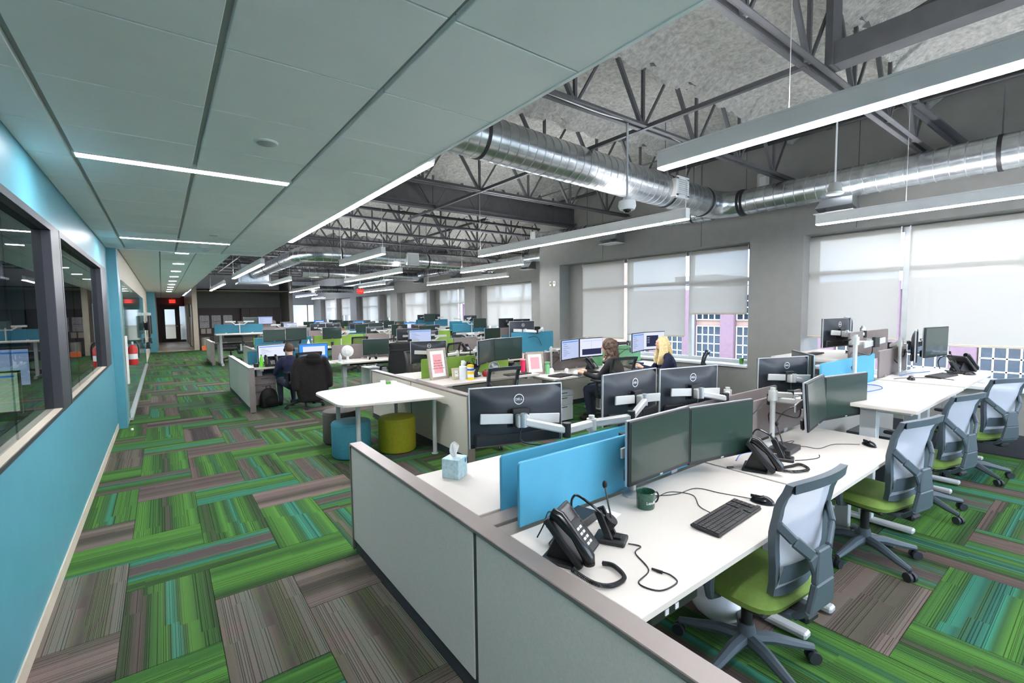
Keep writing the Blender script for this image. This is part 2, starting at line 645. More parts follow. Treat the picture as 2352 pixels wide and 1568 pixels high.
# ---- floor: carpet planks laid in herringbone
def plank_mesh(name, items):
    """items: (x0, x1, y0, y1, along_x, seed)"""
    v, f, uv, sd = [], [], [], []
    g, b = 0.0008, 0.0022
    for x0, x1, y0, y1, ax, seed in items:
        n = len(v)
        v += [(x0 + g, y0 + g, -.006), (x1 - g, y0 + g, -.006), (x1 - g, y1 - g, -.006), (x0 + g, y1 - g, -.006),
              (x0 + b, y0 + b, 0), (x1 - b, y0 + b, 0), (x1 - b, y1 - b, 0), (x0 + b, y1 - b, 0)]
        for q in ((4, 5, 6, 7), (0, 1, 5, 4), (1, 2, 6, 5), (2, 3, 7, 6), (3, 0, 4, 7)):
            f.append(tuple(i + n for i in q))
            for i in q:
                x, y, _ = v[n + i]
                s, t = (x - x0) / (x1 - x0), (y - y0) / (y1 - y0)
                uv.append((s * 2, t) if ax else (t * 2, s))
                sd.append((seed, 0.0))
    me = bpy.data.meshes.new(name)
    me.from_pydata(v, [], f)
    l1 = me.uv_layers.new(name='plank')
    l2 = me.uv_layers.new(name='seed')
    for i, (a, c) in enumerate(zip(uv, sd)):
        l1.data[i].uv = a
        l2.data[i].uv = c
    me.materials.append(MATS['carpet'])
    return me

floor = struct('floor', MB().box(-3.7, 11.1, -4, 42, -.12, -.006), 'carpet_base')
planks = []
for a in range(-10, 30):
    for b in range(-12, 36):
        for ax in (False, True):
            u, w_ = a, -a + 4 * b + (2 if ax else 0)
            x0, y0 = -0.265 + W * u, 2.83 + W * w_
            x1, y1 = x0 + W * (2 if ax else 1), y0 + W * (1 if ax else 2)
            if x0 < -3.6 or x1 > 11.0 or y0 < -3.2 or y1 > 27.2:
                continue
            if x1 > 8.0 and y1 < 8.9:
                continue
            c = Vector(((x0 + x1) / 2, (y0 + y1) / 2, -CAM_H))
            dpt = c.dot(fw)
            sx, sy = c.dot(rt) / max(dpt, .01) * F_PX, c.dot(up) / max(dpt, .01) * F_PX
            seen = dpt > .6 and abs(sx) < 1290 and abs(sy) < 900 and x0 > -.75
            hidden = 1.0 < c.x < 7 and c.y > 2.4 and not (c.x < 2.6 and c.y > 3.2)
            planks.append((dpt * (2.2 if hidden else 1) if seen else 999, x0, x1, y0, y1, ax, a, b))
planks.sort()
BROWN = [k for k in range(1, 200) if 0]
variants = {}
for i, (d, x0, x1, y0, y1, ax, a, b) in enumerate(planks[:290]):
    random.seed(a * 131 + b * 17 + ax)
    k = random.randrange(34)
    key = (ax, k)
    if key not in variants:
        L_, S_ = W * 2, W
        variants[key] = plank_mesh('carpet_plank', [(0, L_ if ax else S_, 0, S_ if ax else L_, ax, 0.137 + 0.311 * k + (5.0 if ax else 0))])
    link('carpet_plank', variants[key], floor, (x0, y0, 0))
rest = []
for d, x0, x1, y0, y1, ax, a, b in planks[290:]:
    random.seed(a * 131 + b * 17 + ax)
    rest.append((x0, x1, y0, y1, ax, 0.137 + 0.311 * random.randrange(34) + (5.0 if ax else 0)))
tag(link('carpet_planks_beyond', plank_mesh('carpet_planks_beyond', rest), floor), kind='stuff')
struct('floor_corridor', MB().box(-.25, 1.22, 27.0, 36.2, -.006, .004), 'tan_floor')

# ---- left wall with its two interior windows
WZ0, WZ1 = 1.04, 2.40
def boxes(lst):
    m = MB()
    for q in lst:
        m.box(*q)
    return m
XL = -0.61
wl = struct('wall_left', boxes([(XL - .16, XL, -4, 9.2, .09, WZ0), (XL - .16, XL, -4, 9.2, WZ1, 2.80), (XL - .16, XL, -4, -1.2, WZ0, WZ1), (XL - .16, XL, 8.78, 9.2, WZ0, WZ1)]), 'wall_teal')
struct('wall_pilaster', MB().box(XL - .16, -.50, 9.2, 9.62, 0, 2.80), 'wall_teal', bevel=.004)
struct('baseboard_left', MB().box(XL - .14, XL + .008, -4, 9.2, 0, .09), 'wall_tan')
for k, (ya, yb, joints) in enumerate([(-1.2, 4.70, (0.9, 2.35, 3.6)), (5.02, 8.1, (6.0, 7.1))]):
    w = struct_empty('window_%d' % (k + 1), (XL, 0, 0))
    fr = boxes([(-.15, .008, ya, yb, WZ0, WZ0 + .025), (-.15, .008, ya, yb, WZ1 - .05, WZ1), (-.15, .008, ya, ya + .05, WZ0 + .025, WZ1 - .05), (-.15, .008, yb - .05, yb, WZ0 + .025, WZ1 - .05)])
    fr.build('frame', 'frame_dark', w, bevel=.003)
    MB().box(-.14, .0, ya + .05, yb - .05, WZ0 + .025, WZ0 + .03).build('sill', 'wall_tan', w)
    ys = [ya + .05] + list(joints) + [yb - .05]
    for y0, y1 in zip(ys, ys[1:]):
        MB().box(-.052, -.042, y0 + .003, y1 - .003, WZ0 + .03, WZ1 - .05).build('pane', 'glass_room', w)
struct('trim_1', boxes([(XL - .16, XL + .006, 4.70, 5.02, WZ0, WZ1), (XL - .16, XL + .006, 8.1, 8.78, WZ0, WZ1)]), 'frame_dark')
# room behind the glass
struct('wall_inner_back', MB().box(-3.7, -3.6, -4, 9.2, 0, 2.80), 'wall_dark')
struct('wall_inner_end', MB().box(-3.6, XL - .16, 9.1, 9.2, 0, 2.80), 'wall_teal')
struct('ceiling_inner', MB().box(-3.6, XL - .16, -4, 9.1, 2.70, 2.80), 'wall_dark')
# corridor wall beyond, glossy writing board, second pilaster
struct('wall_corridor_left', MB().box(-.66, -.50, 9.62, 27.0, 0, 2.82), 'wall_tan')
bd = thing('glass_writing_board', 'long glossy teal glass board covering the corridor wall beyond the pilaster', 'board', (-.50, 0, 0))
for y0 in (9.75, 12.4, 15.05, 17.7):
    MB().box(.002, .016, y0, y0 + 2.64, .06, 2.30).build('panel', 'glass_board', bd, bevel=.002)
MB().box(.002, .05, 9.75, 20.3, .02, .06).build('rail', 'silver', bd)
struct('wall_pilaster_far', MB().box(-.60, -.20, 27.0, 27.3, 0, 2.90), 'wall_teal')
struct('wall_corridor_inner', MB().box(-.30, -.20, 27.3, 36.2, 0, 2.90), 'wall_tan')
struct('wall_corridor_right', boxes([(1.20, 1.40, 27.0, 27.25, 0, 4.4), (1.20, 1.40, 27.25, 36.2, 2.3, 2.9), (1.20, 1.40, 27.25, 28.4, 0, 2.3), (1.20, 1.40, 33.6, 36.2, 0, 2.3)]), 'wall_tan')
struct('wall_corridor_end', boxes([(-.3, 1.4, 36.2, 36.3, 2.30, 2.9), (1.34, 1.4, 36.2, 36.3, 0, 2.3), (-.3, -.06, 36.2, 36.3, 0, 2.3)]), 'wall_alcove')
struct('trim_2', boxes([(-.06, 1.36, 36.12, 36.2, 2.24, 2.32), (-.06, 0.0, 36.12, 36.2, 0, 2.24), (.84, .92, 36.12, 36.2, 0, 2.24), (1.28, 1.36, 36.12, 36.2, 0, 2.24)]), 'door_wood')
dr = struct_empty('door_1', (0, 36.14, 0))
boxes([(0, .16, 0, .05, 0, 2.24), (.68, .84, 0, .05, 0, 2.24), (.16, .68, 0, .05, 2.05, 2.24), (.16, .68, 0, .05, 0, .22)]).build('leaf', 'door_wood', dr, bevel=.004)
MB().box(.16, .68, .02, .03, .22, 2.05).build('pane', 'glass', dr)
MB().bar((.72, -.03, 1.0), (.80, -.03, 1.0), .02, .03).build('door_handle', 'silver', dr)
w = struct_empty('window_3', (0, 36.16, 0))
MB().box(.92, 1.28, 0, .012, .1, 2.24).build('pane', 'glass', w)
MB().box(.92, 1.28, -.02, .03, 0, .1).build('frame', 'door_wood', w)
struct('wall_lobby', MB().box(-2, 4, 39.5, 39.6, 0, 3.0), 'wall_white')
tag(boxes([(-.0, 1.0, 38.2, 38.9, 0, 1.0), (-.08, 1.08, 38.12, 38.95, 1.0, 1.06)]).build('reception_counter', 'wall_tan'), 'pale reception counter behind the glazed corridor door', 'counter')

# ---- lay-in ceiling over the aisle
ceil = struct('ceiling', boxes([(XL - .16, 1.47, -4, 9.25, 2.765, 2.80)]), 'ceil_grid')
MAINS = [XL, -.39, .23, .85, 1.47]
ROWS = [1.45 + .65 * k for k in range(-8, 13)]
for xa, xb in zip(MAINS, MAINS[1:]):
    for ya, yb in zip(ROWS, ROWS[1:]):
        y1 = yb
        if xa > -.5 and xb < 1 and (abs(yb - 4.05) < .1 or abs(yb - 7.95) < .1):
            y1 = yb - .13
        g = .013
        MB().box(xa + (g if xa > XL else 0), xb - (g if xb < 1.4 else 0), ya + .004, y1 - .004, 2.74, 2.766).build('ceiling_tile', 'ceil_tile', ceil, bevel=.003)
struct('trim_3', boxes([(1.455, 1.475, -4, 9.25, 2.735, 3.05), (XL, 1.475, 9.235, 9.255, 2.735, 3.05)]), 'ceil_tile')
struct('trim_4', boxes([(1.0, 1.03, 9.26, 27.0, 2.775, 3.05)]), 'ceil_tile')
ceil2 = struct('ceiling_corridor', MB().box(-.52, 1.0, 9.26, 36.2, 2.80, 2.84), 'ceil_grid')
for xa, xb in ((-.50, .03), (.03, .53), (.53, 1.0)):
    for k in range(14):
        ya = 9.27 + 1.92 * k
        MB().box(xa + .01, xb - .01, ya + .003, min(ya + 1.917, 36.2), 2.775, 2.80).build('ceiling_tile', 'ceil_tile', ceil2)

def lit_strip(x0, x1, y0, y1, label, z=2.74):
    t = thing('ceiling_light', label, 'light', ((x0 + x1) / 2, (y0 + y1) / 2, z))
    hx, hy = (x1 - x0) / 2, (y1 - y0) / 2
    boxes([(-hx, hx, -hy, -hy + .012, -.004, .024), (-hx, hx, hy - .012, hy, -.004, .024), (-hx, -hx + .012, -hy + .012, hy - .012, -.004, .024), (hx - .012, hx, -hy + .012, hy - .012, -.004, .024)]).build('frame', 'lamp_body', t)
    MB().box(-hx + .012, hx - .012, -hy + .012, hy - .012, -.002, .02).build('diffuser', 'lamp_glow', t)
    return t
lit_strip(-.39, .85, 3.925, 4.045, 'recessed linear light in the tile ceiling near the round smoke cap')
lit_strip(-.39, .85, 7.825, 7.945, 'recessed linear light in the tile ceiling beside the white sensor dome')
es = thing('edge_light', 'long bright linear light along the edge of the tile ceiling', 'light', (1.51, 5.05, 2.735))
MB().box(-.034, .034, -2.15, 2.15, .012, .085).build('housing', 'lamp_body', es, bevel=.003)
MB().box(-.028, .028, -2.14, 2.14, 0, .012).build('diffuser', 'lamp_glow', es)
for k in range(9):
    y = 9.7 + 2.05 * k
    t = thing('track_downlight', 'small bright slot downlight in the corridor ceiling, %s from the wall pilaster' % ['first', 'second', 'third', 'fourth', 'fifth', 'sixth', 'seventh', 'eighth', 'ninth'][k], 'light', (.33, y, 2.774))
    MB().box(-.10, .10, -.05, .05, -.006, 0).build('frame', 'lamp_body', t)
    MB().box(-.09, .09, -.035, .035, -.010, -.006).build('diffuser', 'lamp_glow', t)
def disc(name, label, cat, x, y, z, r, dome):
    t = thing(name, label, cat, (x, y, z))
    MB().lathe([(0, -.010), (r * .9, -.010), (r, -.004), (r, 0), (0, 0)], 28).build('ring', 'white_plastic', t, smooth=True)
    if dome:
        MB().lathe([(0, -.05), (r * .35, -.045), (r * .5, -.03), (r * .55, -.010), (0, -.010)], 20).build('dome', 'silver', t, smooth=True)
    else:
        MB().lathe([(0, -.016), (r * .7, -.014), (r * .78, -.010), (0, -.010)], 28).build('cover', 'ceil_grid', t, smooth=True)
disc('ceiling_speaker', 'flat round cap in a ceiling tile near the first linear light', 'ceiling cap', .54, 3.09, 2.74, .065, False)
disc('ceiling_speaker', 'faint flat round cap in a ceiling tile between the two linear lights', 'ceiling cap', .58, 7.03, 2.74, .065, False)
disc('ceiling_sensor', 'white round sensor with small dome just past the second linear light', 'sensor', .585, 8.48, 2.74, .11, True)

# ---- near window wall (x = 7.68) with windows 4 and 5
XR, XG = 7.68, 8.0
struct('wall_right', boxes([(XR, 8.32, -4, 9.0, .26, .74), (XR, 8.32, -4, 9.0, 2.80, DECK + .1), (XR, 8.32, 2.96, 3.75, .74, 2.80), (XG, 8.32, 3.04, 3.86, .74, 2.80),
                            (XR, 8.32, 8.27, 9.0, .74, 2.80), (XG, 8.32, 7.77, 8.27, .74, 2.80), (XR, 8.32, -4, -3.8, .74, 2.8)]), 'wall_grey', weld=False)
struct('baseboard_right', MB().box(XR - .012, 8.3, -4, 9.0, 0, .26), 'base_dark')
struct('trim_5', boxes([(XR - .03, XG + .03, -3.8, 2.96, .74, .78), (XR - .03, XG + .03, 3.75, 8.27, .74, .78)]), 'white_paint', bevel=.004)
for yj in (4.6, 2.3, 6.9):
    struct('trim_joint', MB().box(XR - .003, XR, yj, yj + .008, 2.82, DECK), 'wall_dark')

def ext_window(n, x, ys, z0, z1, zt, frame=.055):
    w = struct_empty('window_%d' % n, (x, 0, 0))
    ya, yb = ys[0], ys[-1]
    f = boxes([(0, .09, ya, yb, z0, z0 + frame), (0, .09, ya, yb, z1 - frame, z1), (0, .09, ya, ya + frame, z0 + frame, z1 - frame), (0, .09, yb - frame, yb, z0 + frame, z1 - frame)])
    f.build('frame', 'frame_alu', w, bevel=.004)
    for y in ys[1:-1]:
        MB().box(0, .09, y - .035, y + .035, z0 + frame, z1 - frame).build('mullion', 'frame_alu', w, bevel=.004)
    for y0, y1 in zip(ys, ys[1:]):
        a, b = y0 + (frame if y0 == ya else .035), y1 - (frame if y1 == yb else .035)
        MB().box(.005, .085, a, b, zt - .03, zt + .03).build('transom', 'frame_alu', w, bevel=.004)
        MB().box(.04, .048, a, b, z0 + frame, zt - .03).build('pane', 'glass', w)
        MB().box(.04, .048, a, b, zt + .03, z1 - frame).build('pane', 'glass', w)
    return w
ext_window(4, XG, [-3.8, -1.7, -.2, 1.82, 3.04], .78, 2.79, 2.24)
ext_window(5, XG, [3.86, 5.0, 6.46, 7.77], .78, 2.79, 2.22)

def blind(x, y0, y1, ztop, zbot, label):
    t = thing('roller_blind', label, 'blind', (x, (y0 + y1) / 2, ztop))
    h = (y1 - y0) / 2
    MB().cyl((0, -h, -.03), (0, h, -.03), .024, n=12).build('tube', 'blind_cloth', t, smooth=True)
    MB().box(-.026, -.0245, -h + .01, h - .01, zbot - ztop + .03, -.03).build('cloth', 'blind_cloth', t)
    MB().box(-.034, -.018, -h + .01, h - .01, zbot - ztop, zbot - ztop + .03).build('hem_bar', 'wall_tan', t, bevel=.004)
    for s in (-h, h - .012):
        MB().box(-.03, .05, s, s + .012, -.075, 0).build('bracket', 'silver', t)
XB = XG - .06
blind(XB, 1.86, 3.02, 2.79, 1.27, 'pale roller blind half over the corner window next to the wide grey pier')
blind(XB, -.16, 1.78, 2.79, 1.22, 'wide pale roller blind above the desk phone by the sill')
blind(XB, -1.68, -.24, 2.79, 1.22, 'pale roller blind at the end of the window wall past the desk phone')
blind(XB, 3.88, 4.96, 2.79, 1.62, 'short pale roller blind over the window behind the blond woman')
blind(XB, 5.04, 6.42, 2.79, 1.19, 'pale roller blind between the two seated women with brick behind it')
blind(XB, 6.50, 7.74, 2.79, 1.09, 'lowest pale roller blind beside the pier with the thermostat')

# ---- the wing beyond: wall at x = 10.4
XF, XFG = 10.4, 10.72
far = [(12.8, 15.83, [13.55, 15.0]), (17.31, 19.87, [18.1, 18.9]), (20.86, 23.8, [21.6, 22.9]), (25.4, 26.4, []), (27.3, 30.5, [28.2, 29.6]), (32.4, 34.9, [33.4]), (35.9, 39.2, [37.0, 38.1])]
wf = MB()
wf.box(XF, 11.1, 8.9, 42, 0, .80)
wf.box(XF, 11.1, 8.9, 42, 2.75, DECK + .1)
prev = 8.9
for a, b, _ in far:
    wf.box(XF, 11.1, prev, a - .15, .80, 2.75)
    prev = b + .5
wf.box(XF, 11.1, prev, 42, .80, 2.75)
struct('wall_right_far', wf, 'wall_grey')
struct('wall_step', MB().box(8.32, 11.1, 8.78, 8.9, -.0, DECK + .1), 'brick_tan')
for k, (a, b, ms) in enumerate(far):
    struct('wall_reveal', boxes([(XFG, 11.1, a - .15, a, .8, 2.75), (XFG, 11.1, b, b + .5, .8, 2.75)]), 'wall_grey')
    ys = [a] + ms + [b]
    ext_window(6 + k, XFG, ys, .80, 2.75, 2.10, .05)
    zb = [1.12, 1.02, 1.2, 1.4, 1.15, 1.5, 1.2][k]
    where = ['the teal and pale blue desk screens', 'the navy covered monitors', 'the raised teal screen', 'the narrow slot window', 'the far rows of lit monitors', 'the far bright corner', 'the glazed end room'][k]
    if k == 1:
        blind(XFG - .05, ms[0] + .02, b - .03, 2.75, .98, 'far wing roller blind beyond ' + where + ', low part')
        blind(XFG - .05, a + .03, ms[0] - .02, 2.75, 2.08, 'far wing roller blind beyond ' + where + ', rolled high')
    else:
        blind(XFG - .05, a + .03, b - .03, 2.75, zb, 'far wing roller blind beyond ' + where)

# ---- end of the hall and the dark alcove
struct('wall_back', boxes([(5.65, 11.1, 42, 42.1, 2.45, DECK + .1), (1.4, 5.65, 29.4, 29.5, 0, 4.5)]), 'wall_white')
w = struct_empty('window_14', (0, 42, 0))
for x in (5.7, 7.1, 8.5, 9.9):
    MB().box(x, x + .06, 0, .08, 0, 2.45).build('mullion', 'frame_dark', w)
    MB().box(x + .06, x + 1.4, .03, .04, .05, 2.4).build('pane', 'glass', w)
MB().box(5.7, 11.1, 0, .08, 2.40, 2.45).build('frame', 'frame_dark', w)
struct('wall_end_room', MB().box(4, 12, 46, 46.1, -.1, 3.2), 'wall_white')
struct('floor_end_room', MB().box(4, 12, 42, 46, -.1, 0), 'tan_floor')
struct('ceiling_end_room', MB().box(4, 12, 42.1, 46, 3.0, 3.1), 'wall_white')
struct('wall_alcove', boxes([(1.4, 5.65, 29.3, 29.4, 0, 2.9), (5.45, 5.65, 26.95, 29.3, 0, 4.4), (1.4, 5.45, 27.0, 27.02, 2.9, 2.95)]), 'wall_alcove')
struct('ceiling_alcove', MB().box(1.4, 5.45, 27.0, 29.3, 2.88, 2.95), 'wall_tan')
struct('trim_6', MB().box(1.42, 5.44, 29.27, 29.3, 0, 2.05), 'wall_brown')
# ---- roof deck
def foam_deck(name, x0, x1, y0, y1, s, amp, joists):
    nu, nv = int((x1 - x0) / s), int((y1 - y0) / s)
    m = MB()
    def fn(a, b):
        x, y = x0 + a * (x1 - x0), y0 + b * (y1 - y0)
        z = .012 * math.sin(x * 2 * math.pi / .21)
        z += amp * (noise.noise(Vector((x * 2.2, y * 2.2, 0))) * .35 + noise.noise(Vector((x * 7, y * 7, 3))) * .6 + noise.noise(Vector((x * 16, y * 16, 9))) * .45)
        for j in joists:
            d = abs(y - j)
            if d < .4:
                z += .22 * (1 - d / .4) ** 1.6 * (.8 + .5 * noise.noise(Vector((x * 3, j, 5))))
        return (x, y, DECK - z - .05)
    m.grid(fn, nu, nv)
    return struct(name, m, 'foam', smooth=True)
JY = [1.575 + 1.545 * k for k in range(-3, 17)]
foam_deck('ceiling_deck', 1.3, XR + .02, -4, 8.9, .055, .045, [j for j in JY if j < 9])
foam_deck('ceiling_deck_middle', 1.0, XF + .02, 8.9, 16.0, .11, .06, [j for j in JY if 8.9 < j < 16])
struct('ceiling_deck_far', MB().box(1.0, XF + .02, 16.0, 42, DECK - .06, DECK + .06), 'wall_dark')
struct('ceiling_slab', MB().box(-4, 11.3, -4.2, 42, DECK + .08, DECK + .2), 'wall_dark')
struct('wall_front', boxes([(-3.7, 1.4, -4.12, -4, 0, DECK + .1), (1.4, 7.4, -4.12, -4, 0, .78), (1.4, 7.4, -4.12, -4, 2.8, DECK + .1), (7.4, 8.3, -4.12, -4, 0, DECK + .1)]), 'wall_white')
w = struct_empty('window_15', (0, -4.08, 0))  # unseen window added behind the camera to let in more daylight
for k in range(4):
    MB().box(1.4 + 1.5 * k, 2.9 + 1.5 * k, 0, .008, .8, 2.8).build('pane', 'glass', w)
    MB().box(1.38 + 1.5 * k, 1.45 + 1.5 * k, -.03, .04, .78, 2.8).build('mullion', 'frame_alu', w)
struct('wall_over_aisle', MB().box(-.8, -.7, -4, 42, 2.8, DECK + .1), 'wall_dark')

# ---- outside
struct('ground_outside', MB().box(8.6, 90, -60, 110, -5.1, -5.0), 'asphalt')
bl = thing('brick_building', 'long pink stone building with gridded windows across the street', 'building', (27, 0, -5))
MB().box(.6, 12, -28, 60, 0, 7.5).build('wall', 'stone_pale', bl)
MB().box(.3, 12.2, -28.3, 60.3, 7.5, 8.0).build('parapet', 'roof_grey', bl)
MB().box(3, 9, -2, 3, 8.4, 8.9).build('roof_unit', 'roof_grey', bl)
MB().box(3, 9, 17, 20, 8.4, 9.0).build('roof_unit', 'roof_grey', bl)
for k in range(34):
    y = -27 + k * 2.6
    MB().box(.25, .62, y - .42, y + .42, 0, 7.9).build('pier', 'stone_pink', bl)
    for lv in (0.6, 3.4, 6.0):
        w = MB().box(.5, .58, y + .5, y + 2.1, lv, lv + (2.2 if lv < 5 else 1.5)).build('window', 'win_dark', bl)
        g = MB()
        for q in range(5):
            yy = y + .5 + 1.6 * q / 4
            g.box(.46, .5, yy - .03, yy + .03, lv, lv + (2.2 if lv < 5 else 1.5))
        for q in range(5):
            zz = lv + (2.2 if lv < 5 else 1.5) * q / 4
            g.box(.46, .5, y + .5, y + 2.1, zz - .03, zz + .03)
        g.build('glazing_bars', 'white_paint', w)
for k, y in enumerate((.02, -3.25)):  # lamps out of view, added to brighten the aisle round the camera
    lit_strip(-.39, .85, y, y + .12, ['recessed linear light in the tile ceiling before the first aisle row', 'recessed linear light in the tile ceiling at the start of the aisle'][k])
# ================================================================ ROOF STEEL, DUCTS, PENDANTS
CH = 3.60
web_cache = {}
def web(a, b, w, parent, name='web_member'):
    a, b = Vector(a), Vector(b)
    key = (round((b - a).length, 3), w)
    if key not in web_cache:
        web_cache[key] = MB().box(-w / 2, w / 2, 0, (b - a).length, -w / 2, w / 2).mesh(name, 'steel_dark')
    o = link(name, web_cache[key], parent, a)
    o.rotation_euler = (b - a).to_track_quat('Y', 'Z').to_euler()
    return o
ORD = ['first', 'second', 'third', 'fourth', 'fifth', 'sixth', 'seventh', 'eighth', 'ninth', 'tenth', 'eleventh', 'twelfth', 'thirteenth', 'fourteenth', 'fifteenth', 'sixteenth', 'seventeenth', 'eighteenth', 'nineteenth', 'twentieth']
for k, y in enumerate(JY):
    if y > 27 or y < 0:
        continue
    xa, xb = (1.1, 7.66) if y < 8.9 else (1.05, 10.38)
    n = k - 3
    t = thing('roof_joist', 'dark steel open web roof joist, %s from the big pendant light end' % ORD[n], 'joist', (0, y, 0))
    for s in (-1, 1):
        MB().box(xa, xb, s * .045 - .022, s * .045 + .022, CH, CH + .008).box(xa, xb, s * .022 - .004, s * .022 + .004, CH, CH + .05).build('bottom_chord', 'steel_dark', t)
    boxes([(xa, xb, -.06, .06, DECK - .16, DECK - .10)]).build('top_chord', 'steel_dark', t)
    nodes = [3.10 - 2 * .98 + .98 * i for i in range(10)]
    far_web = MB()
    for x in nodes:
        if not xa < x < xb:
            continue
        for a, b, w_ in (((x, 0, CH + .02), (x, 0, DECK - .1), .03), ((x - .02, 0, CH + .02), (x - .47, 0, DECK - .1), .036), ((x + .02, 0, CH + .02), (x + .47, 0, DECK - .1), .022)):
            if n < 7:
                web(a, b, w_, t)
            else:
                far_web.bar(a, b, w_, w_)
    if n >= 7:
        far_web.build('web_lattice', 'steel_dark', t)['kind'] = 'stuff'
# bridging and beams
def steel(name, label, cat, parts):
    t = thing(name, label, cat)
    for nm, mb in parts:
        mb.build(nm, 'steel_dark', t)
steel('steel_beam', 'deep dark steel channel running over the big pendant light', 'beam', [
    ('flange', MB().box(4.30, 4.46, -3.9, 1.52, 3.63, 3.645)), ('web_plate', MB().box(4.30, 4.312, -3.9, 1.52, 3.645, 3.80)),
    ('post', MB().box(4.26, 4.44, 1.48, 1.53, 3.62, DECK - .12)), ('brace', MB().bar((4.38, 1.4, 3.7), (4.38, -.6, DECK - .15), .05, .05))])
steel('steel_beam', 'wide flange steel beam crossing above the man in the dark jacket', 'beam', [
    ('flange', MB().box(1.1, 7.66, 7.66, 7.86, 3.66, 3.68)), ('web_plate', MB().box(1.1, 7.66, 7.75, 7.77, 3.68, 4.02)), ('flange', MB().box(1.1, 7.66, 7.66, 7.86, 4.02, 4.04))])
steel('steel_beam', 'sloping steel brace fixed high on the window wall above the round duct', 'beam', [('angle', MB().bar((6.6, 1.7, 4.2), (7.6, 1.2, 3.55), .09, .02)), ('leg', MB().bar((6.6, 1.75, 4.2), (7.6, 1.25, 3.55), .02, .09))])
for x, lab in ((2.6, 'thin dark bridging angle between the roof joists nearest the tile ceiling'), (4.1, 'thin dark bridging angle between the roof joists over the middle of the desks')):
    tag(MB().box(x - .02, x + .02, 1.6, 8.9, CH - .008, CH).box(x - .004, x + .004, 1.6, 8.9, CH, CH + .04).build('bridging_angle', 'steel_dark'), lab, 'steel angle')
# sprinkler pipes and conduits
def pipe(label, pts, r, m='pipe_black', cat='pipe'):
    t = thing('pipe', label, cat)
    MB().tube(pts, r, 10).build('run', m, t, smooth=True)
    for k in range(1, 4):
        a = Vector(pts[0]).lerp(Vector(pts[-1]), k / 4)
        d = (Vector(pts[-1]) - Vector(pts[0])).normalized()
        MB().tube([a - d * .03, a + d * .03], r * 1.35, 10).build('coupling', m, t, smooth=True)
    return t
pipe('black sprinkler pipe along the top of the window wall', [(6.9, -3.9, 4.02), (6.9, 8.7, 4.02)], .028)
pipe('slim conduit with white wire running beside the sprinkler pipe', [(6.2, -3.9, 4.0), (6.2, 8.7, 4.0)], .012, 'steel_dark', 'conduit')
pipe('dark pipe crossing the open deck beyond the steel beam', [(2.0, 9.0, 3.75), (10.2, 9.0, 3.75)], .03)
pipe('dark pipe running lengthwise high above the far desks', [(6.1, 9.1, 3.85), (6.1, 26, 3.85)], .03)
pipe('dark pipe under the deck beside the tile ceiling edge', [(2.1, 9.0, 3.575), (2.1, 26, 3.575)], .03)
wire = spline([(4.98, 3.16, 3.60), (4.2, 3.10, 3.63), (3.4, 3.10, 3.59), (2.4, 3.12, 3.62), (1.6, 3.12, 3.6)], 6)
tag(MB().tube(wire, .006, 6).build('power_wire', 'white_plastic', smooth=True), 'thin white wire looped along the joist above the ceiling camera', 'wire')
wire = spline([(4.98, 3.16, 3.62), (5.3, 2.8, 3.7), (5.9, 1.5, 3.96), (6.15, .0, 3.97), (6.15, -2, 3.97)], 6)
tag(MB().tube(wire, .007, 6).build('power_wire', 'white_plastic', smooth=True), 'thin white wire rising to the conduit over the big pendant light', 'wire')

def duct(label, pts, r, straps, seam=.115, n=30):
    t = thing('round_duct', label, 'duct')
    P = [Vector(p) for p in pts]
    MB().tube(P, r, n).build('duct_body', 'galv', t, smooth=True)
    seg = [(P[i + 1] - P[i]).length for i in range(len(P) - 1)]
    tot = sum(seg)
    def pos(s):
        for i, L in enumerate(seg):
            if s <= L or i == len(seg) - 1:
                d = (P[i + 1] - P[i]).normalized()
                return P[i] + d * min(s, L), d
            s -= L
    rings = MB()
    s = seam
    while s < tot:
        p, d = pos(s)
        rings.tube([p - d * .004, p + d * .004], r * 1.012, n)
        s += seam
    rings.build('seams', 'galv_seam', t, smooth=True)['kind'] = 'stuff'
    for s in straps:
        p, d = pos(s)
        MB().tube([p - d * .018, p + d * .018], r * 1.03, n).build('strap', 'strap_black', t, smooth=True)
        MB().cyl((p.x, p.y, p.z + r), (p.x, p.y, DECK - .05), .006, n=6).build('hanger_rod', 'steel_dark', t)
    return t
def elbow(c, a0, a1, rad, z, n=8):
    return [(c[0] + rad * math.cos(a0 + (a1 - a0) * i / n), c[1] + rad * math.sin(a0 + (a1 - a0) * i / n), z) for i in range(n + 1)]
D1 = [(1.62, 4.02, 3.52), (6.75, 3.98, 3.34)]
duct('wide shiny spiral duct crossing from the tile ceiling to the window wall', D1, .215, [1.02, 4.1, 5.0])
el = MB().tube([(6.75, 3.98, 3.34), (6.9, 3.96, 3.33), (7.02, 3.88, 3.325), (7.10, 3.75, 3.32), (7.12, 3.6, 3.32)], [.215, .212, .205, .195, .19], 30)
t = thing('duct_elbow', 'segmented galvanised elbow where the wide duct meets the wall duct', 'duct')
el.build('bend', 'galv', t, smooth=True)
MB().tube([(7.12, 3.62, 3.32), (7.12, 3.58, 3.32)], .198, 30).build('strap', 'strap_black', t, smooth=True)
duct('shiny spiral duct along the top of the window wall over the big windows', [(7.12, 3.6, 3.32), (7.12, -3.5, 3.33)], .185, [.05, 2.72], .13)
duct('slim spiral duct on the wall side behind the long pendant', [(7.25, 4.15, 3.27), (7.25, 8.6, 3.46)], .11, [.35, 2.8], .13)
duct('far spiral duct crossing high over the jacket man with a curved end', elbow((3.4, 12.6), -math.pi / 2, -math.pi, .6, 3.17) [::-1] + [(8.3, 12.0, 3.12)], .19, [1.2, 3.6, 5.6], .16, 22)
